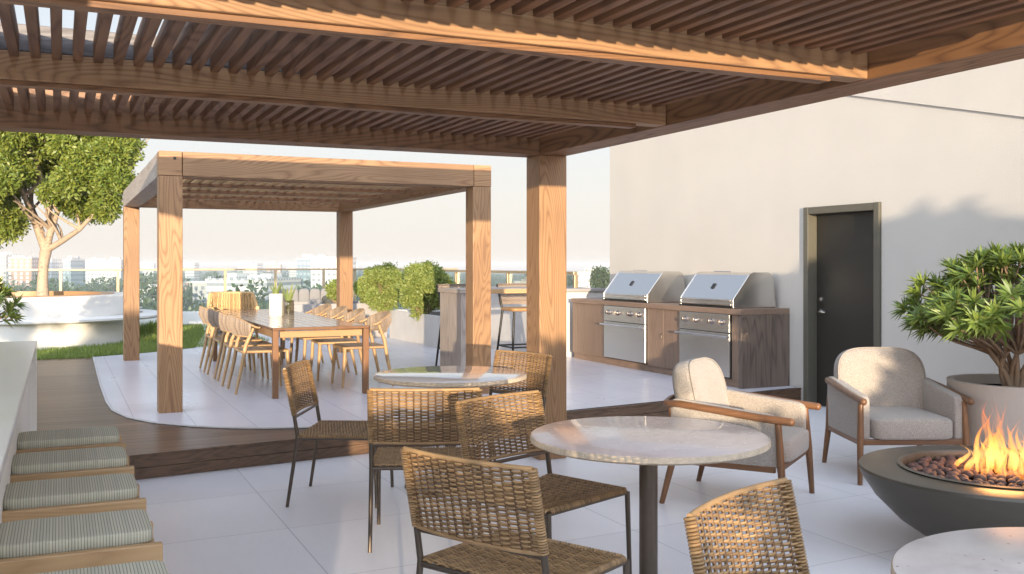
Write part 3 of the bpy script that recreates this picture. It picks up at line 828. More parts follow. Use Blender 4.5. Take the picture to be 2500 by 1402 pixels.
# ------------------------------------------------------------------ rattan bistro chair
def weave_panel(W, Hh, ribs, rows, r, amp, fn, seedv=0):
    """horizontal strands going over and under vertical ribs; fn maps (x, s, n) to a point"""
    b = MB(); random.seed(seedv)
    seg = ribs * 4
    for i in range(rows):
        s = (i + .5) / rows * Hh; ph = PI * (i % 2); pts = []
        jit = random.uniform(-.001, .001)
        for k in range(seg + 1):
            x = -W / 2 + W * k / seg
            pts.append(fn(x, s + jit + math.sin(x * 31 + i) * .0007, amp * math.sin(PI * ribs * (x / W + .5) + ph)))
        b.tube(pts, r, 6, caps=False)
    return b
def bistro_chair():
    t = thing('bistro_chair', '', 'chair')
    W = .565; lean = .10
    def back(x, s, n):   # s 0..hh up the panel
        curve = .035 * (1 - (2 * x / W) ** 2)
        z = .565 + s; y = -.225 - (z - .44) * .215 - curve
        return Vector((x, y + n, z))
    hh = .285
    weave_panel(W - .0, hh, 15, 34, .0037, .0072, back, 1).build('backrest_weave', M['rattan'], t, smooth=80)
    b = MB()
    for k in range(16):
        x = -W / 2 + W * (k + 0.) / 15
        b.tube([back(x, s, 0) for s in (0, hh * .25, hh * .5, hh * .75, hh)], .0052, 6)
    b.build('backrest_ribs', M['rattan_dark'], t, smooth=80)
    b = MB()                       # wrapped edges
    for sx in (-1, 1):
        for k in range(31):
            c_ = back(sx * W / 2, (k + .5) / 31 * hh, 0)
            b.lathe([(.0155, -.0035), (.018, 0), (.0155, .0035)], 10, M=Matrix.Translation(c_) @ Matrix.Rotation(R(12), 4, 'X'))
    for s_ in (.0, hh):
        b.tube([back(-W / 2 + W * k / 24, s_, 0) for k in range(25)], .0085, 8)
    b.build('edge_wrapping', M['rattan'], t, smooth=60)
    # seat
    def seat(x, s, n):
        y = -.235 + s; return Vector((x, y, .437 - .012 * (1 - (2 * x / W) ** 2) * math.sin(PI * s / .48) + n))
    weave_panel(W - .01, .475, 14, 50, .0044, .0060, seat, 2).build('seat_weave', M['rattan'], t, smooth=80)
    b = MB()
    for k in range(15):
        x = -(W - .01) / 2 + (W - .01) * k / 14
        b.tube([seat(x, s, 0) for s in (0, .16, .32, .475)], .0045, 6)
    for k in range(40):
        for sx in (-1, 1):
            c_ = Vector((sx * (W / 2 - .004), -.225 + .0118 * k, .434)); b.lathe([(.013, -.004), (.0155, 0), (.013, .004)], 8, M=Matrix.Translation(c_) @ Matrix.Rotation(PI / 2, 4, 'X'))
        c_ = Vector((-(W / 2 - .02) + (W - .04) * k / 39, .243, .434)); b.lathe([(.013, -.004), (.0155, 0), (.013, .004)], 8, M=Matrix.Translation(c_) @ Matrix.Rotation(PI / 2, 4, 'Y'))
    b.build('seat_border', M['rattan'], t, smooth=60)
    # frame
    b = MB(); x = W / 2
    b.tube([(-x, -.232, .425), (x, -.232, .425)], .011, 10); b.tube([(-x, .243, .425), (x, .243, .425)], .011, 10)
    for sx in (-1, 1): b.tube([(sx * x, -.232, .425), (sx * x, .243, .425)], .010, 10)
    b.tube([tuple(back(-x, -.012, 0)), tuple(back(x, -.012, 0))], .009, 10)
    b.build('frame', M['bronze'], t, smooth=60)
    for sx in (-1, 1):
        q = back(sx * x, hh * .5, 0); q0 = back(sx * x, 0, 0)
        b = MB(); b.tube([(sx * x * 1.01, -.295, 0), (sx * x, -.238, .38), (sx * x, -.232, .44), tuple(q0), tuple(q)], [.0105, .0125, .0125, .012, .011], 12); b.build('leg', M['bronze'], t, smooth=60)
        b = MB(); b.tube([(sx * x * 1.01, .262, 0), (sx * x, .248, .43)], [.0105, .0125], 12); b.build('leg', M['bronze'], t, smooth=60)
    return t
GC = 'rattan bistro chairs round the stone tables'
def chair_at(spec, first=None):
    (ox, oy, fx, fy), label = spec
    if first is None:
        c = bistro_chair(); c.location = (ox, oy, 0); c.rotation_euler = (0, 0, face(fx, fy)); c['label'] = label; c['group'] = GC; return c
    return dup(first, (ox, oy, 0), face(fx, fy), label, GC)
specs = [((1.67, 6.21, .89, -.46), 'rattan chair seen side-on at the left end, facing the farther round table'),
         ((1.84, 5.12, .37, .93), 'rattan chair with square back turned to the viewer, in front of the farther round table'),
         ((2.073, 4.10, .378, -.926), 'rattan chair with tilted half-shaded back, between the two round tables'),
         ((1.513, 3.198, .89, .455), 'large foreground rattan chair with shaded back and full seat visible'),
         ((1.86, 1.94, .418, -.908), 'rattan chair back at the bottom right below the arm chair, sunlit with shaded lower edge'),
         ((2.77, 6.37, -.95, -.31), 'dark rattan chair behind the farther round table, against the pergola post')]
c0 = chair_at(specs[0])
for s_ in specs[1:]: chair_at(s_, c0)

# ------------------------------------------------------------------ round tables
def round_table(x, y, label, mat, z=.76, r=.515):
    t = thing('round_table', label, 'table', (x, y, 0), 0, 'round stone-topped bistro tables')
    b = MB(); b.lathe([(0, z), (r - .012, z), (r - .004, z - .003)], 96); b.build('tabletop', mat, t, smooth=40)
    b = MB(); b.lathe([(r - .004, z - .003), (r, z - .008), (r + .001, z - .026), (r - .02, z - .036), (0, z - .036)], 96)
    o = b.build('edge', M['stone_edge'], t, smooth=50)
    b = MB(); b.lathe([(0, .020), (.040, .020), (.040, z - .044), (0, z - .044)], 32); b.build('pedestal', M['bronze'], t, smooth=40)
    b = MB(); b.lathe([(0, 0), (.30, 0), (.31, .006), (.30, .016), (.06, .022), (0, .022)], 64); b.build('base', M['bronze'], t, smooth=40)
    return t
t1x, t1y = at(1100, 2400 * .74 / 267)
round_table(t1x, t1y, 'farther round stone-topped table mirroring the pale sky, in front of the dining table', M['stone'])
round_table(2.33, 3.64, 'nearer round stone-topped table with dark pole, left of the arm chairs', M['stone_m'])
round_table(2.24, 1.46, 'mottled grey round stone tabletop cut off at the bottom right corner below the fire bowl', M['stone2'])

# ------------------------------------------------------------------ arm chairs
def armchair(label):
    t = thing('armchair', label, 'armchair', (0, 0, 0), 0, 'boucle armchairs by the fire bowl')
    # wood
    for sx in (-1, 1):
        b = MB(); b.tube([(sx * .375, .365, 0), (sx * .365, .345, .30), (sx * .355, .325, .56)], [.0165, .023, .019], 14); b.build('leg', M['walnut_z'], t, smooth=60)
        b = MB(); b.tube([(sx * .36, -.40, 0), (sx * .35, -.33, .28), (sx * .345, -.33, .44), (sx * .33, -.35, .60)], [.0165, .023, .022, .017], 14); b.build('leg', M['walnut_z'], t, smooth=60)
        b = MB(); pts = [(sx * .30, -.395, .625), (sx * .345, -.365, .628), (sx * .372, -.28, .632), (sx * .378, -.05, .612), (sx * .372, .20, .585), (sx * .366, .40, .570)]
        b.tube(pts, [.019, .021, .022, .023, .024, .024], 14); b.ball((sx * .366, .402, .570), .0245, 14); b.build('armrest', M['walnut_y'], t, smooth=60)
        # upholstered side with rolled top
        b = MB()
        def fn(p, sx=sx):
            q = p.copy(); tt = (q.y + .33) / .66; q.z += (.075 * max(0., 1 - tt) ** 1.3) * (1 if q.z > 0 else 0); return q
        b.pillow((sx * .325, -.005, .435), (.075, .68, .325), .22, 40, 24, fn=fn); b.build('arm_panel', M['boucle'], t, smooth=80)
    b = MB(); b.tube([(-.30, -.395, .625), (-.15, -.42, .63), (.15, -.42, .63), (.30, -.395, .625)], .019, 12); b.build('back_rail', M['walnut_x'], t, smooth=60)
    bx('seat_rail', M['walnut_x'], t, -.345, .345, .315, .345, .265, .305, .006)
    bx('seat_rail', M['walnut_x'], t, -.345, .345, -.345, -.315, .255, .295, .006)
    bx('side_rail', M['walnut_y'], t, .335, .362, -.31, .31, .258, .298, .006)
    bx('side_rail', M['walnut_y'], t, -.362, -.335, -.31, .31, .258, .298, .006)
    b = MB(); b.pillow((0, .045, .372), (.575, .68, .15), .26, 48, 20, fn=lambda p: Vector((p.x, p.y, p.z + (.012 * (1 - (p.x / .29) ** 2) if p.z > 0 else 0)))); b.build('seat_cushion', M['boucle'], t, smooth=80)
    T = Matrix.Translation((0, -.285, .60)) @ Matrix.Rotation(R(13), 4, 'X')
    def fb(p):
        q = p.copy(); q.y -= .10 * (p.x / .33) ** 2 * -1 * .5; return q
    b = MB(); b.pillow((0, 0, .0), (.66, .19, .56), .58, 56, 28, M=T, fn=fb); b.build('back_cushion', M['boucle'], t, smooth=80)
    pp = MB(); nseg = 60; pts = []
    for k in range(nseg + 1):
        a = -.25 + (PI + .5) * k / nseg
        sg = lambda w, m: math.copysign(abs(w) ** m, w)
        p = fb(Vector((sg(math.cos(a), .58) * .322, .055, sg(math.sin(a), .58) * .272))); pts.append(T @ p)
    pp.tube(pts, .0045, 6); pp.build('piping', M['boucle'], t, smooth=80)
    return t
a1 = armchair('left cream boucle armchair seen from the side, behind the nearer round table')
a1.location = (3.96, 5.10, 0); a1.rotation_euler = (0, 0, face(.59, -.807))
dup(a1, (5.424, 5.256, 0), face(-.40, -.917), 'right cream boucle armchair facing the viewer, in front of the dark door')

# ------------------------------------------------------------------ fire bowl
fp = thing('fire_bowl', 'round dark bronze fire bowl with wide flat rim at the right edge', 'fire bowl', (4.475, 3.61, 0))
b = MB(); b.lathe([(0, 0), (.24, 0), (.32, .03), (.50, .15), (.62, .27), (.685, .37), (.70, .41), (.695, .422), (.685, .425), (.50, .425), (.497, .418), (.497, .352), (0, .352)], 96); b.build('bowl', M['bowl'], fp, smooth=40)
b = MB(); b.lathe([(.497, .426), (.502, .432), (.480, .436), (.472, .425), (.468, .36), (.475, .35), (.497, .35)], 96, closed=True); b.build('burner_ring', M['bowl'], fp, smooth=50)
b = MB(); b.lathe([(0, .36), (.48, .36)], 40); b.build('burner_tray', M['black'], fp)
lava = plain('lava_rock', (.085, .05, .042), .7, nscale=14, nvar=.5, bump=.6, bscale=60, bdist=.006)
random.seed(5)
b = MB(); pts = []
for k in range(2600):
    a = random.uniform(0, 2 * PI); rr = .45 * math.sqrt(random.random()); x, y = rr * math.cos(a), rr * math.sin(a)
    r0 = random.uniform(.022, .036)
    if all((x - p[0]) ** 2 + (y - p[1]) ** 2 > ((r0 + p[2]) * .82) ** 2 for p in pts):
        pts.append((x, y, r0)); 
for (x, y, r0) in pts:
    b.ball((x, y, .385 + random.uniform(0, .012)), r0, 10, sc=(random.uniform(.85, 1.2), random.uniform(.8, 1.1), random.uniform(.7, .95)), jit=.10, M=None)
o = b.build('lava_rocks', lava, smooth=50); o.location = (4.475, 3.61, 0)
tag(o, 'bed of dark round lava rocks filling the fire bowl', 'rocks', kind='stuff')
def flame_mat():
    w = NT('flame')
    sep = w.n('SeparateXYZ', None, Vector=w.co); z = sep.outputs[2]
    n = w.noise(14., 3, w.mapv((1, 1, .45)))
    hgt = w.math('ADD', w.math('MULTIPLY', z, 2.6), w.math('MULTIPLY', w.math('SUBTRACT', n, .5), .5))
    col = w.ramp(hgt, [(.0, (1, .30, .05)), (.22, (1, .52, .14)), (.5, (1, .30, .04)), (1., (.8, .08, .01))])
    f = w.n('LayerWeight', None, Blend=.35).outputs['Facing']
    core = w.math('POWER', w.math('SUBTRACT', 1., f), 2.3)
    fade = w.math('SUBTRACT', 1.1, hgt, clamp=True)
    al = w.math('MULTIPLY', w.math('MULTIPLY', core, fade), w.math('MULTIPLY_ADD', n, 2.4, -.85, clamp=True), clamp=True)
    em = w.n('Emission', None, Color=col, Strength=1.6); tr_ = w.n('BsdfTransparent')
    mx = w.n('MixShader', None, Fac=al); w.t.links.new(tr_.outputs[0], mx.inputs[1]); w.t.links.new(em.outputs[0], mx.inputs[2]); w.t.links.new(mx.outputs[0], w.out.inputs[0])
    return w.m
b = MB(); random.seed(11)
for k in range(34):
    a = random.uniform(0, 2 * PI); rr = random.uniform(0, .21); x, y = rr * math.cos(a), rr * math.sin(a)
    hh = (.42 - rr * .9) * random.uniform(.45, 1.15); w0 = random.uniform(.012, .030)
    ph = random.uniform(0, 6); am = random.uniform(.01, .035); pts = []; rad = []
    for i in range(11):
        q = i / 10
        pts.append((x * (1 - .25 * q) + am * math.sin(ph + q * 5) * q * 1.5, y * (1 - .25 * q) + am * math.cos(ph * 1.7 + q * 4.5) * q * 1.5, hh * q))
        rad.append(max(.001, w0 * (math.sin(PI * min(1, q * .9 + .16)) ** .8) * (1 - q) ** .45))
    b.tube(pts, rad, 10, flat=.6)
o = b.build('flames', flame_mat(), smooth=80); o.location = (4.475 + .05, 3.61 + .05, .40)
tag(o, 'bright orange and yellow flames rising from the lava rocks', 'fire', kind='stuff')
# warm light given by the fire itself
L = bpy.data.lights.new('fire_glow', 'POINT'); L.energy = 10; L.color = (1, .42, .13); L.shadow_soft_size = .12
lo = bpy.data.objects.new('fire_glow', L); C.objects.link(lo); lo.location = (4.5, 3.62, .56)

# ------------------------------------------------------------------ dining table and chairs
TX0, TX1, TY0, TY1, TZ = 1.90, 2.87, 9.72, 13.9, .872
dt = thing('dining_table', 'long slatted teak dining table under the smaller pergola', 'table', ((TX0 + TX1) / 2, (TY0 + TY1) / 2, S + .008))
w_, l_, h_ = (TX1 - TX0) / 2, (TY1 - TY0) / 2, TZ - S - .008
tabm = wood('table_slats', 1, (.30, .18, .12), (.18, .10, .065), rings=5, fig=4, rough=.10, fine=.3, contrast=.5)
ns = 9; sw = 2 * w_ / ns
for k in range(ns):
    bx('top_slat', tabm, dt, -w_ + sw * k + .004, -w_ + sw * (k + 1) - .004, -l_ + .045, l_ - .045, h_ - .024, h_, .003)
bx('end_board', M['walnut_x'], dt, -w_ - .001, w_ + .001, -l_, -l_ + .04, h_ - .026, h_ + .001, .003)
bx('end_board', M['walnut_x'], dt, -w_ - .001, w_ + .001, l_ - .04, l_, h_ - .026, h_ + .001, .003)
bx('apron', M['teak_x'], dt, -w_ + .07, w_ - .07, -l_ + .012, -l_ + .037, h_ - .098, h_ - .035, .003)
bx('apron', M['teak_x'], dt, -w_ + .07, w_ - .07, l_ - .037, l_ - .012, h_ - .098, h_ - .035, .003)
bx('side_apron', M['teak_y'], dt, -w_ + .004, -w_ + .03, -l_ + .07, l_ - .07, h_ - .098, h_ - .027, .003)
bx('side_apron', M['teak_y'], dt, w_ - .03, w_ - .004, -l_ + .07, l_ - .07, h_ - .098, h_ - .027, .003)
for sx in (-1, 1):
    for sy in (-1, 1):
        bx('leg', M['walnut_z'], dt, min(sx * w_, sx * (w_ - .056)), max(sx * w_, sx * (w_ - .056)), min(sy * (l_ - .004), sy * (l_ - .070)), max(sy * (l_ - .004), sy * (l_ - .070)), 0, h_ - .027, .004)

def dining_chair():
    t = thing('dining_chair', '', 'chair', (0, 0, 0))
    mt = M['oak_z']
    for sx in (-1, 1):
        b = MB(); b.tube([(sx * .245, .255, 0), (sx * .235, .235, .25), (sx * .232, .225, .43)], [.0125, .019, .019], 10); b.build('leg', mt, t, smooth=60)
        b = MB(); b.tube([(sx * .255, -.30, 0), (sx * .250, -.235, .30), (sx * .265, -.20, .50), (sx * .285, -.13, .67)], [.0125, .020, .020, .015], 10); b.build('leg', mt, t, smooth=60)
    def arc(a, z, off=0):
        rx, ry = .29 + off, .21 + off
        return Vector((rx * math.sin(a), -.10 - ry * math.cos(a), z))
    b = MB(); n = 28; pts = [arc(-1.75 + 3.5 * k / n, .675 + .115 * max(0, math.cos(-1.75 + 3.5 * k / n)), .0) for k in range(n + 1)]
    b.tube(pts, [.010 + .006 * abs(math.sin(PI * k / n)) for k in range(n + 1)], 8); b.build('top_rail', M['oak_x'], t, smooth=60)
    # woven back shell: vertical strands from the top rail down to a lower rail
    b = MB(); bl = []
    m = 54
    for k in range(m + 1):
        a = -1.3 + 2.6 * k / m
        zt_ = .675 + .115 * max(0, math.cos(a)) + .006; zb_ = .575 + .02 * math.cos(a)
        b.tube([arc(a, zt_, .012), arc(a, (zt_ + zb_) / 2, .012 + .01), arc(a, zb_, -.03)], .0085, 5)
        b.tube([arc(a, zt_, -.010), arc(a, (zt_ + zb_) / 2, -.006), arc(a, zb_, -.045)], .0085, 5)
    b.build('back_weave', M['rope_light'], t, smooth=70)
    b = MB(); b.tube([arc(-1.3 + 2.6 * k / 20, .575 + .02 * math.cos(-1.3 + 2.6 * k / 20), -.03) for k in range(21)], .011, 8); b.build('lower_rail', M['oak_x'], t, smooth=60)
    b = MB()
    for k in range(30):
        y = -.215 + .0153 * k; wv = .001 * (k % 2)
        b.tube([(-.235, y, .432), (-.12, y, .428 + wv), (0, y, .424), (.12, y, .428 + wv), (.235, y, .432)], .0078, 5)
    b.build('seat_weave', M['rope'], t, smooth=70)
    b = MB()
    b.tube([(-.235, -.23, .425), (.235, -.23, .425)], .014, 8); b.tube([(-.232, .235, .425), (.232, .235, .425)], .015, 8)
    for sx in (-1, 1): b.tube([(sx * .238, -.23, .425), (sx * .235, .235, .425)], .015, 8)
    b.build('seat_frame', M['oak_x'], t, smooth=60)
    return t
GD = 'dining chairs along the long teak table'
dc = dining_chair(); dc['group'] = GD
left_l = ['nearest dining chair on the left long side of the teak table', 'second dining chair from the viewer on the table\'s left side',
          'third dining chair from the viewer on the table\'s left side', 'farthest dining chair on the left long side of the teak table']
right_l = ['nearest dining chair on the right long side of the teak table, its woven back clear', 'second dining chair from the viewer on the table\'s right side',
           'third dining chair from the viewer on the table\'s right side', 'farthest dining chair on the right long side of the teak table']
for k in range(4):
    y = 10.46 + .745 * k
    if k == 0: dc.location = (1.92, y, S + .008); dc.rotation_euler = (0, 0, face(1, 0)); dc['label'] = left_l[0]
    else: dup(dc, (1.92 + random.uniform(-.02, .02), y, S + .008), face(1, random.uniform(-.05, .05)), left_l[k], GD)
for k in range(4):
    dup(dc, (2.92 + random.uniform(-.03, .03) + .05 * (k == 0), 10.48 + .745 * k, S + .008), face(-1, random.uniform(-.08, .08)), right_l[k], GD)
# wicker armchair at the far end
wc = thing('wicker_armchair', 'wide pale wicker armchair at the far head of the dining table', 'armchair', (2.24, 14.3, S + .008))
def wb(x, s, n):
    a = x; rx, ry = .34, .32
    return Vector(((rx + n) * math.sin(a), .0 + (ry + n) * math.cos(a), .40 + s))
b = MB(); hm_ = lambda a: .30 + .20 * (1 if abs(a) < 1.05 else max(0, 1 - (abs(a) - 1.05) * 3.2))
for k in range(72):
    a = -2.0 + 4.0 * k / 71; h_ = hm_(a)
    b.tube([wb(a, q * h_, .006 * math.sin(q * 22 + PI * (k % 2)) - .03 * q * q) for q in [j_ / 14 for j_ in range(15)]], .0115 if k % 2 else .008, 5)
b.build('woven_shell', M['rattan_pale'], wc, smooth=80)
b = MB(); pts = [wb(-2.0 + 4.0 * k / 60, (.30 + .20 * (1 if abs(-2 + 4 * k / 60) < 1.05 else max(0, 1 - (abs(-2 + 4 * k / 60) - 1.05) * 3.2))), 0) for k in range(61)]
b.tube(pts, .026, 8); b.build('rolled_rim', M['rattan_pale'], wc, smooth=70)
b = MB(); b.pillow((0, 0, .40), (.60, .58, .10), .3); b.build('seat_cushion', M['grey_fabric'], wc, smooth=80)
for sx in (-1, 1):
    for sy in (-1, 1):
        q = MB(); q.tube([(sx * .30, sy * .26, 0), (sx * .28, sy * .24, .38)], [.014, .02], 10); q.build('leg', M['oak_z'], wc, smooth=60)

# things on the dining table
vx, vy = P(674, 772, TZ)
vz = thing('vase', 'tall white cylinder vase on the dining table', 'vase', (vx, vy, TZ))
b = MB(); b.lathe([(0, 0), (.078, 0), (.082, .006), (.082, .266), (.079, .27), (.074, .266), (.074, .02), (0, .02)], 40); b.build('vase_body', M['ceramic'], vz, smooth=40)
jx, jy = P(704, 772, TZ)
jr = thing('glass_jar', 'ribbed glass jar on the dining table, right of the white vase', 'jar', (jx, jy, TZ))
b = MB(); b.lathe([(0, 0), (.066, 0), (.070, .01), (.066, .03), (.070, .05), (.066, .07), (.070, .09), (.066, .11), (.070, .13), (.066, .15), (.068, .19), (.064, .19), (.062, .01), (0, .01)], 32); b.build('jar_body', M['jar_glass'], jr, smooth=60)
def leaf_stalks(name, label, loc, n, h, spread, w0, seed):
    random.seed(seed); b = MB()
    for k in range(n):
        a = 2 * PI * k / n + random.uniform(-.4, .4); l = h * random.uniform(.75, 1.1); s_ = Vector((-math.sin(a), math.cos(a), 0))
        pts = []
        for i in range(6):
            q = i / 5; pts.append(Vector((math.cos(a) * spread * q ** 1.5, math.sin(a) * spread * q ** 1.5, -h * .45 + l * 1.45 * q)))
        vs = []; fs = []
        for i, p in enumerate(pts):
            ww = w0 * (math.sin(PI * min(1, .12 + .88 * i / 5)) + .08); vs += [p - s_ * ww, p + s_ * ww]
        fs = [(2 * i, 2 * i + 1, 2 * i + 3, 2 * i + 2) for i in range(5)]
        b.add(vs, fs)
    o = b.build(name, M['leaf_pale'], smooth=80); o.location = loc
    return tag(o, label, 'plant')
leaf_stalks('leafy_stems', 'pointed green stems standing in the tall white vase', (vx, vy, TZ + .25), 10, .17, .10, .014, 3)
leaf_stalks('leafy_stems', 'pale broad leaves standing in the ribbed glass jar', (jx, jy, TZ + .15), 9, .25, .13, .018, 6)

# ------------------------------------------------------------------ grey sofa with cushions
sx_, sy_ = at(775, 18.6)
sf = thing('sofa', 'grey channel-back outdoor sofa behind the dining chairs near the railing', 'sofa', (sx_, sy_, S), -TH * .2)
b = MB(); b.box(-.75, .75, -.35, .45, .05, .34); b.build('base', M['grey_fabric'], sf, bevel=.03)
for k in range(7):
    b = MB(); b.pillow((-.62 + .207 * k, .36, .58), (.215, .16, .56), .4, 20, 14); b.build('back_channel', M['grey_fabric'], sf, smooth=80)
b = MB(); b.pillow((0, 0, .39), (1.46, .72, .14), .3, 30, 14); b.build('seat_cushion', M['grey_fabric'], sf, smooth=80)
def cushion(label, u, v, d, s, mat, rz):
    x, y = at(u, d); b = MB(); b.pillow((0, 0, 0), (s, .12, s * .9), .5, 28, 16)
    o = b.build('cushion', mat, smooth=80); o.location = (x, y, 1.5 + (645 - v) / 2400 * d); o.rotation_euler = (R(-14), 0, rz)
    return tag(o, label, 'cushion')
cushion('square light grey cushion leaning on the grey sofa', 768, 750, 18.35, .32, M['grey_fabric'], -TH)
cushion('dark olive cushion leaning on the right end of the grey sofa', 808, 742, 18.4, .36, M['dark_fabric'], -TH)

# ------------------------------------------------------------------ bar table with stools
bt = thing('bar_table', 'tall bar table with weathered wood end panel between the two pergolas', 'table', (4.15, 10.4, S + .008))
hb = 1.215 - S - .008
bx('end_panel', M['weathered_z'], bt, 0, .11, .0, .68, 0, hb - .052, .004)
bx('tabletop', M['weathered_x'], bt, -.02, 1.32, -.02, .70, hb - .05, hb, .004)
bx('front_edge', M['oak_x'], bt, .111, 1.32, -.035, -.021, hb - .056, hb - .004, .003)
bx('leg', M['black'], bt, 1.22, 1.29, .3, .37, 0, hb - .052, .004)
def bar_chair(label, x, y):
    t = thing('bar_chair', label, 'stool', (x, y, S + .008), PI, 'black-framed woven bar chairs behind the bar table')
    for sx in (-1, 1):
        b = MB(); b.tube([(sx * .25, .24, 0), (sx * .19, .17, .72)], [.014, .016], 8); b.build('leg', M['black'], t, smooth=60)
        b = MB(); b.tube([(sx * .26, -.26, 0), (sx * .20, -.17, .72), (sx * .22, -.20, .88), (sx * .235, -.27, 1.06)], [.014, .017, .016, .012], 8); b.build('leg', M['black'], t, smooth=60)
    b = MB(); z = .27
    b.tube([(-.23, .21, z), (.23, .21, z)], .011, 8); b.tube([(-.235, -.23, z), (.235, -.23, z)], .011, 8)
    for sx in (-1, 1): b.tube([(sx * .235, -.23, z), (sx * .23, .21, z)], .011, 8)
    b.build('footrest', M['black'], t, smooth=60)
    b = MB(); b.pillow((0, 0, .745), (.46, .44, .05), .3); b.build('seat', M['teak_x'], t, smooth=70)
    def bf(x, s, n):
        return Vector((x, -.195 - s * .28 - .05 * (1 - (2 * x / .46) ** 2) + n, .80 + s))
    weave_panel(.46, .27, 10, 18, .008, .007, bf, 4).build('backrest', M['rope'], t, smooth=80)
    return t
bc = bar_chair('black-framed bar chair at the weathered end panel, left one of the pair', 4.55, 11.35)
dup(bc, (5.40, 11.42, S + .008), PI, 'black-framed woven bar chair seen between the two brown posts, right one of the pair')

# ------------------------------------------------------------------ city
GZ = -26
b = MB(); b.box(-9000, 9000, -400, 14000, GZ - 5, GZ); tag(b.build('ground', M['ground']), kind='structure')
def at3(u, d): x, y = at(u, d); return x, y
def building(label, u0, u1, v0, d, mat, depth=18, group=None, roofbits=True, name='office_building', cat='building'):
    w_ = (u1 - u0) / 2400 * d; zt_ = 1.5 + (645 - v0) / 2400 * d
    x, y = at((u0 + u1) / 2, d)
    t = thing(name, label, cat, (x, y, GZ), -TH + random.uniform(-.25, .25), group)
    h = zt_ - GZ
    b = MB(); b.box(-w_ / 2, w_ / 2, 0, depth, 0, h); b.build('walls', mat, t)
    b = MB(); b.box(-w_ / 2 - .3, w_ / 2 + .3, -.3, depth + .3, h + .02, h + .9)
    if roofbits:
        for _ in range(3):
            a = random.uniform(-.35, .35) * w_; s_ = w_ * random.uniform(.05, .12); b.box(a - s_, a + s_, depth * .3, depth * .6, h + .92, h + random.uniform(1.8, 3.4))
    b.build('roof', M['c_white'] if mat is not M['c_white'] else M['c_roof'], t)
    return t
random.seed(31)
building('grey hazy tower at the far left edge above the railing', -30, 18, 624, 800, M['c_grey'])
building('brick-red apartment tower with pale window grid, left of the tree trunk', 22, 76, 631, 760, M['c_red'], name='apartment_tower')
building('long white hazy block just left of and behind the tree trunk', 78, 128, 634, 900, M['c_white'])
building('slim blue-grey glass tower right of the tree trunk', 153, 173, 636, 700, M['c_glass'])
building('second slim grey tower close to the blue-grey one, right of the trunk', 178, 188, 637, 720, M['c_glass'])
building('wide white block with stepped roof left of the small pergola', 190, 292, 637, 900, M['c_white'])
building('low flat white hall with banded windows behind the dining table', 500, 655, 686, 420, M['c_band'], 40)
building('grey side wing attached left of the low white hall', 470, 512, 692, 440, M['c_grey'], 20)
building('small white house roof among trees behind the tall post', 330, 384, 712, 400, M['c_white'])
building('hazy glass tower with grey bands right of the vase', 722, 760, 634, 620, M['c_glass'])
building('broad white tower block beside the hazy glass tower, left of the far post', 758, 842, 631, 600, M['c_white'], 30)
building('white apartment block with small windows beyond the right railing', 1408, 1500, 668, 520, M['c_white'], 20)
building('low pale block seen under the bar table rail', 1255, 1300, 690, 600, M['c_white'])
g1 = 'small far buildings along the hazy skyline'
for k in range(34):
    u = random.uniform(-40, 860); d = random.uniform(1200, 2200)
    ww = random.uniform(12, 34)
    building('tiny pale building in the hazy far skyline', u, u + ww, random.uniform(639, 648), d, random.choice([M['c_white'], M['c_white'], M['c_band'], M['c_grey'], M['c_red']]), 20, g1, False, 'far_building')
g2 = 'low pale roofs scattered among the city trees'
for k in range(26):
    u = random.uniform(-20, 860); d = random.uniform(430, 1100)
    ww = random.uniform(12, 40) * 500 / d
    zt_ = GZ + random.uniform(6, 14)
    building('low pale roof among the hazy city trees', u, u + ww, 645 - (zt_ - 1.5) / d * 2400, d, random.choice([M['c_white'], M['c_band'], M['c_white'], M['c_red']]), 14, g2, False, 'low_building')
cc = []
for k in range(1700):
    u = random.uniform(-120, 1520); d = 300 * math.exp(random.uniform(0, 1.0) ** 1.3 * 2.0)
    x, y = at(u, d); hgt = random.uniform(7, 15) + (6 if random.random() < .1 else 0)
    if u > 860: hgt *= .75
    rr = random.uniform(3.5, 6)
    for q in range(3): cc.append((x + random.uniform(-4, 4), y + random.uniform(-4, 4), GZ + hgt - rr * random.uniform(.7, 1.5), rr, 1))
o = leaf_mesh('city_trees', leaves_blob(cc, 190000, 2.1, 1.6, .6, .1), M['leaf_city'])
tag(o, 'hazy green mass of trees spread through the city below', 'trees', kind='stuff')
x, y = at(1472, 210)
t = thing('roof_tree', 'rounded dark tree rising above the right railing beside the wall', 'tree', (x, y, GZ))
b = MB(); b.tube([(0, 0, 0), (0, 0, 22)], [.5, .25], 8); b.build('trunk', M['bark'], t)
leaf_mesh('crown', leaves_blob([(random.uniform(-2, 2), random.uniform(-2, 2), 24.5 + random.uniform(-1.8, 1.6), 1.4, 1) for _ in range(12)], 5000, .5, 1.8, .5), M['leaf_city'], t)

# ------------------------------------------------------------------ unseen hedge added behind the viewer, shaped to cast the low shade
hd = thing('added_shade_hedge', 'unseen hedge in a low planter, added behind the viewer to shape the low shade', 'hedge', (0, -5.4, 0))
b = MB(); b.box(-9, 7.1, -.35, .35, 0, .45); b.build('planter_box', M['concrete'], hd, bevel=.01)
prof = [(-9.1, 1.15), (-6, 1.15), (-5.4, 2.1), (-4.6, 2.1), (-4.0, 1.4), (-3.5, 1.3), (-3, 1.35), (-2.4, 1.4), (-2.1, 1.42), (-1.6, 1.35), (-1.3, 1.42), (-1.0, 1.36), (-.88, 1.12), (-.4, 1.12), (-.3, 1.7), (0, 1.72), (.1, 1.22), (.4, 1.14), (2.2, 1.14), (2.5, 1.6), (2.8, 1.95), (3.04, 2.2), (3.37, 2.65), (3.6, 2.74), (3.83, 2.5), (7.2, 2.6)]  # heights set so the shade line falls on chairs, posts and wall
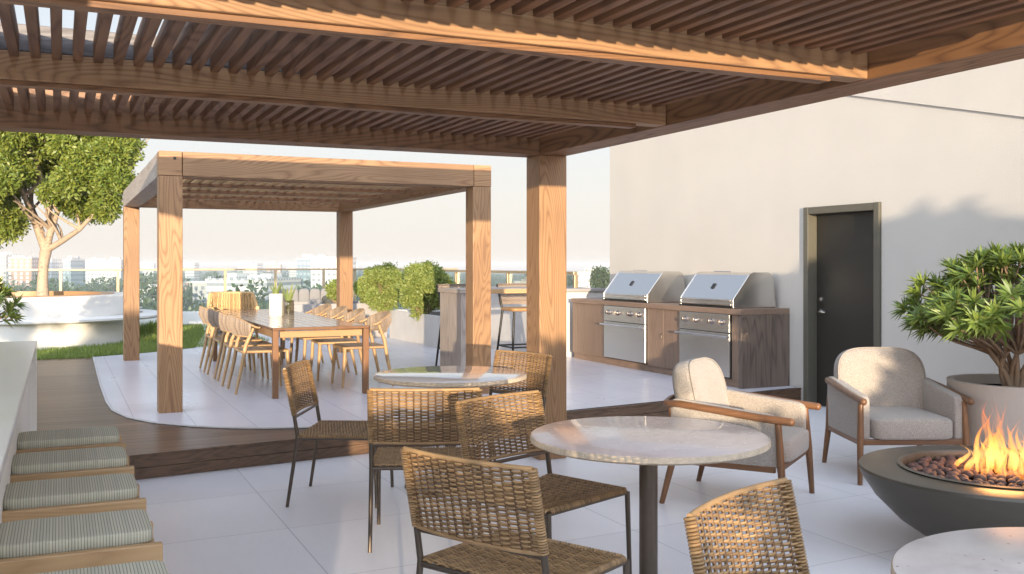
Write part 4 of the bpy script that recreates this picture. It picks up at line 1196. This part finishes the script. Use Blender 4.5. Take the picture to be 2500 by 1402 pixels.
sun_gaps = [(-2.95, -.95, .58, .74), (-2.65, -2.3, .85, .98), (-2.1, -1.7, .85, .98), (-3.0, -1.9, 1.11, 1.21)]  # gaps cut to let low sun reach floor and step
def hp(x):
    for (a, ha), (c_, hc) in zip(prof, prof[1:]):
        if a <= x <= c_: return ha + (hc - ha) * (x - a) / (c_ - a)
    return 2.
cc = []; x = -9
while x < 7.1:
    h = hp(x); z = .5
    while z < h - .12: cc.append((x + random.uniform(-.06, .06), random.uniform(-.12, .12), z, .2, 1)); z += .16
    cc.append((x, 0, h - .16, .18, 1.3)); x += .17
for k in range(60): cc.append((random.uniform(-9, -5.5), random.uniform(-.15, .15), random.uniform(1.2, 2.3), random.uniform(.10, .22), 1.2))  # sparse clumps added to dapple the sun on the round planter
lv = leaves_blob(cc, 60000, .12, 1.7, .2).reshape(-1, 4, 3)
keep = np.ones(len(lv), bool); cen = lv.mean(1)
for (xa_, xb_, za_, zb_) in sun_gaps: keep &= ~((cen[:, 0] > xa_ - .03) & (cen[:, 0] < xb_ + .03) & (cen[:, 2] > za_ - .03) & (cen[:, 2] < zb_ + .03))
leaf_mesh('foliage', lv[keep].reshape(-1, 3), M['leaf_bush'], hd)
b = MB(); x = -9
while x < 7.0:
    cuts = sorted((za_, zb_) for (xa_, xb_, za_, zb_) in sun_gaps if xa_ <= x + .05 <= xb_); z = .45
    for (za_, zb_) in cuts:
        b.box(x, x + .1001, -.02, .02, z, za_); z = zb_
    b.box(x, x + .1001, -.02, .02, z, hp(x) - .16); x += .1
b.build('stems', M['stem'], hd)  # solid strips inside the added hedge that block the sun

# ------------------------------------------------------------------ haze
hz = MB(); hz.box(-3200, 3200, -60, 5200, GZ - 1, 8)
w = NT('haze_air'); 
for nd in list(w.t.nodes):
    if nd != w.out and nd.type != 'OUTPUT_MATERIAL': w.t.nodes.remove(nd)
pv = w.t.nodes.new('ShaderNodeVolumePrincipled'); pv.inputs['Color'].default_value = (.84, .85, .87, 1); pv.inputs['Density'].default_value = .00042; pv.inputs['Anisotropy'].default_value = 0.
w.t.links.new(pv.outputs[0], w.out.inputs['Volume'])
HAZE = True
if HAZE: tag(hz.build('haze', w.m), 'pale morning haze over the whole city', 'haze', kind='stuff')

# ------------------------------------------------------------------ sky, sun, camera
SUN_EL, SUN_AZ = R(3.6), R(17)       # azimuth measured from -Y towards -X
sd = Vector((-math.sin(SUN_AZ) * math.cos(SUN_EL), -math.cos(SUN_AZ) * math.cos(SUN_EL), math.sin(SUN_EL)))
sc = bpy.context.scene
wd = bpy.data.worlds.new('World'); sc.world = wd; wd.use_nodes = True
nt = wd.node_tree; bg = nt.nodes['Background']
sky = nt.nodes.new('ShaderNodeTexSky'); sky.sky_type = 'NISHITA'; sky.sun_disc = False; sky.sun_elevation = SUN_EL
sky.sun_rotation = math.atan2(sd.x, sd.y) 
sky.air_density = 1.0; sky.dust_density = 2.0; sky.ozone_density = 1.5
# thin bright morning cloud veil mixed over the clear-sky model
tc = nt.nodes.new('ShaderNodeTexCoord'); sp = nt.nodes.new('ShaderNodeSeparateXYZ'); nt.links.new(tc.outputs['Generated'], sp.inputs[0])
rp = nt.nodes.new('ShaderNodeValToRGB'); nt.links.new(sp.outputs[2], rp.inputs[0])
e = rp.color_ramp.elements; e[0].position = 0; e[0].color = (.93, .87, .79, 1); e[1].position = .5; e[1].color = (.58, .68, .86, 1)
q = e.new(.06); q.color = (.93, .90, .85, 1); q = e.new(.16); q.color = (.84, .90, .95, 1)
ms = nt.nodes.new('ShaderNodeVectorMath'); ms.operation = 'SCALE'; nt.links.new(rp.outputs[0], ms.inputs[0]); ms.inputs['Scale'].default_value = 8.6
# hazy air is brightest towards the sun (forward scattering)
dt_ = nt.nodes.new('ShaderNodeVectorMath'); dt_.operation = 'DOT_PRODUCT'; nt.links.new(tc.outputs['Generated'], dt_.inputs[0]); dt_.inputs[1].default_value = sd
mr = nt.nodes.new('ShaderNodeMapRange'); mr.interpolation_type = 'SMOOTHSTEP'; nt.links.new(dt_.outputs['Value'], mr.inputs[0])
mr.inputs[1].default_value = -.35; mr.inputs[2].default_value = 1.; mr.inputs[3].default_value = 5.4; mr.inputs[4].default_value = 19.
nt.links.new(mr.outputs[0], ms.inputs['Scale'])
mx = nt.nodes.new('ShaderNodeMix'); mx.data_type = 'RGBA'; mx.inputs['Factor'].default_value = .9
ia, ib = [s for s in mx.inputs if s.type == 'RGBA']; nt.links.new(sky.outputs[0], ia); nt.links.new(ms.outputs[0], ib)
nt.links.new([s for s in mx.outputs if s.type == 'RGBA'][0], bg.inputs[0]); bg.inputs[1].default_value = .12
sl_ = bpy.data.lights.new('sun', 'SUN'); sl_.energy = 5.0; sl_.angle = R(.45); sl_.color = (1, .82, .585)
so = bpy.data.objects.new('sun', sl_); C.objects.link(so); so.rotation_euler = (-sd).to_track_quat('-Z', 'Y').to_euler()
cam = bpy.data.cameras.new('camera'); co = bpy.data.objects.new('camera', cam); C.objects.link(co)
co.location = (0, 0, 1.5); co.rotation_euler = (PI / 2, 0, -TH)
cam.sensor_width = 36; cam.lens = 2400 / 2500 * 36; cam.shift_y = -56 / 2500; cam.clip_start = .05; cam.clip_end = 20000
sc.camera = co
sc.view_settings.view_transform = 'Standard'; sc.view_settings.look = 'None'; sc.view_settings.gamma = 1; sc.view_settings.exposure = 0.74
sc.view_settings.use_curve_mapping = False
cy = sc.cycles; cy.use_denoising = True; cy.max_bounces = 8; cy.diffuse_bounces = 4; cy.glossy_bounces = 4; cy.transparent_max_bounces = 24; cy.volume_bounces = 0
cy.sample_clamp_indirect = 6; cy.use_adaptive_sampling = True; cy.adaptive_threshold = .02
